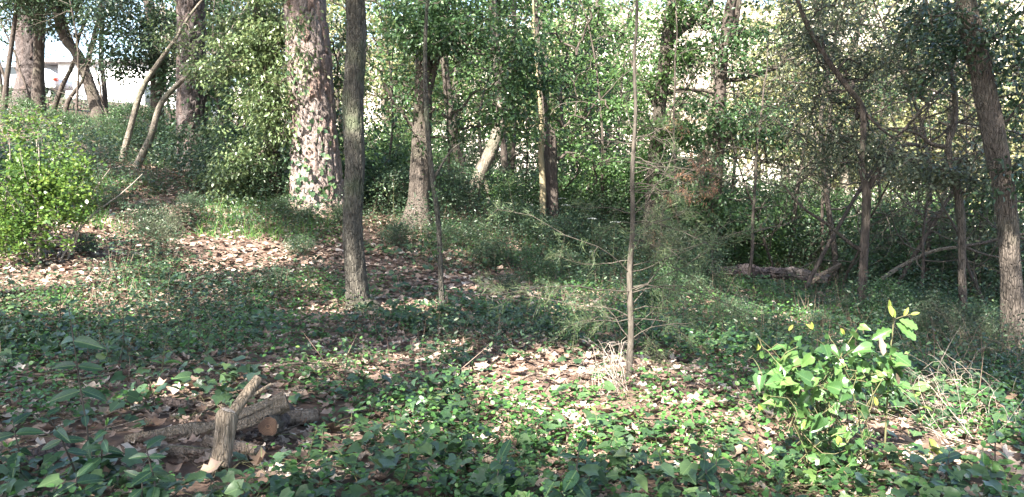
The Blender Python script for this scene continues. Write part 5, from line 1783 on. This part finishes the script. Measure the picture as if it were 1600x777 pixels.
laurel("bright green seedling right at the straight grey trunk's foot", 520, 8.0, .35, 5, .09, 514, meshes=HERBL, n_stems=2)
laurel("bright seedling left of the thin bare sapling's foot", 640, 8.0, .3, 5, .09, 515, meshes=HERBL, n_stems=2)

# --- small herb plants
r = np.random.default_rng(81)
herb_protos = []
for kx in range(4):
    root = empty("herb_plant", (0, 0, 0))
    g = Geo()
    L = (.16, .22, .28, .2)[kx]
    a = wander((0, 0, -.02), (r.normal(0, .2), r.normal(0, .2), 1), L, 6, .2, .02, r)
    tube(g, a, np.linspace(.0028, .0014, 7), 5)
    g.build("stem", M['stem'], root)
    for k in range(2, 7):
        an = k * 1.57 + r.uniform(-.3, .3)
        for s in (0, math.pi):
            leaf_obj("leaf", HERBL, a[k], (math.cos(an + s), math.sin(an + s), .15 + .1 * k / 6), (r.normal(0, .2), -.2, 1), r.uniform(.035, .065) * (1.25 if k < 5 else .8), root, (0, 0, 0), r)
    herb_protos.append(root)
spots = [(480, 690), (510, 720), (470, 745), (560, 735), (600, 700), (620, 745), (655, 715), (690, 740), (640, 680), (720, 690), (545, 690), (585, 760), (120, 560), (60, 570), (170, 600), (30, 600), (95, 610), (220, 560), (240, 620), (300, 560), (330, 575), (950, 690), (985, 720), (1020, 680), (1060, 700), (1045, 735), (1100, 720), (1130, 690), (990, 660), (930, 730),
         (1150, 740), (1420, 740), (1500, 720), (1540, 740), (1450, 660), (420, 545), (450, 520), (560, 590), (700, 600), (740, 640), (800, 660), (860, 690)]
lab = "small bright green herb with paired leaves in the foreground ground cover"
for i, (u, v) in enumerate(spots):
    ang = math.atan((v - 388.5) / FPX) + PITCH
    p = P(u, v, 1.5 / math.tan(ang))
    o = herb_protos[i % 4] if i < 4 else copy_tree(herb_protos[i % 4])
    put(o, (p[0], p[1], Hf(p[0], p[1])), r.uniform(0, 6.28), r.uniform(.8, 1.5))
    tag(o, near_label("%s paired-leaf herb" % ("tiny", "small", "tall", "bushy")[i % 4], u, p[1], NEARLAND), "herb", "small herbs in the ground cover")

# --- white flower heads over the undergrowth
fp = empty("white_flower", (0, 0, 0))
g = Geo(); tube(g, wander((0, 0, -.05), (0, 0, 1), .75, 6, .08, .02, r), .004, 5); g.build("stem", M['stem'], fp)
g = Geo()
top = np.array((0, 0, .7))
for k in range(26):
    an, rd = r.uniform(0, 6.28), .06 * math.sqrt(r.random())
    c = top + (math.cos(an) * rd, math.sin(an) * rd, .02 - rd * rd * 4)
    th = np.arange(6) * 1.047
    V = np.stack([np.cos(th) * .012, np.sin(th) * .012, np.full(6, .004)], -1) + c
    g.add(np.vstack([V, c - (0, 0, .004)]), [(i_, (i_ + 1) % 6, 6) for i_ in range(6)])
g.build("flower_head", M['flower'], fp)["kind"] = "stuff"
for i, (u, Y) in enumerate([(616, 14.5), (775, 14.4), (832, 14.2), (884, 13.4), (925, 12.4), (960, 12.2), (878, 14.6)]):
    o = fp if i == 0 else copy_tree(fp)
    p = P(u, 350, Y)
    put(o, (p[0], p[1], Hf(p[0], p[1])), r.uniform(0, 6.28), r.uniform(.85, 1.3))
    tag(o, near_label("tiny white flower head", u, Y, LAND), "flower", "white flowers in the undergrowth")
print("tris total", TRI(), "objects", len(bpy.data.objects))
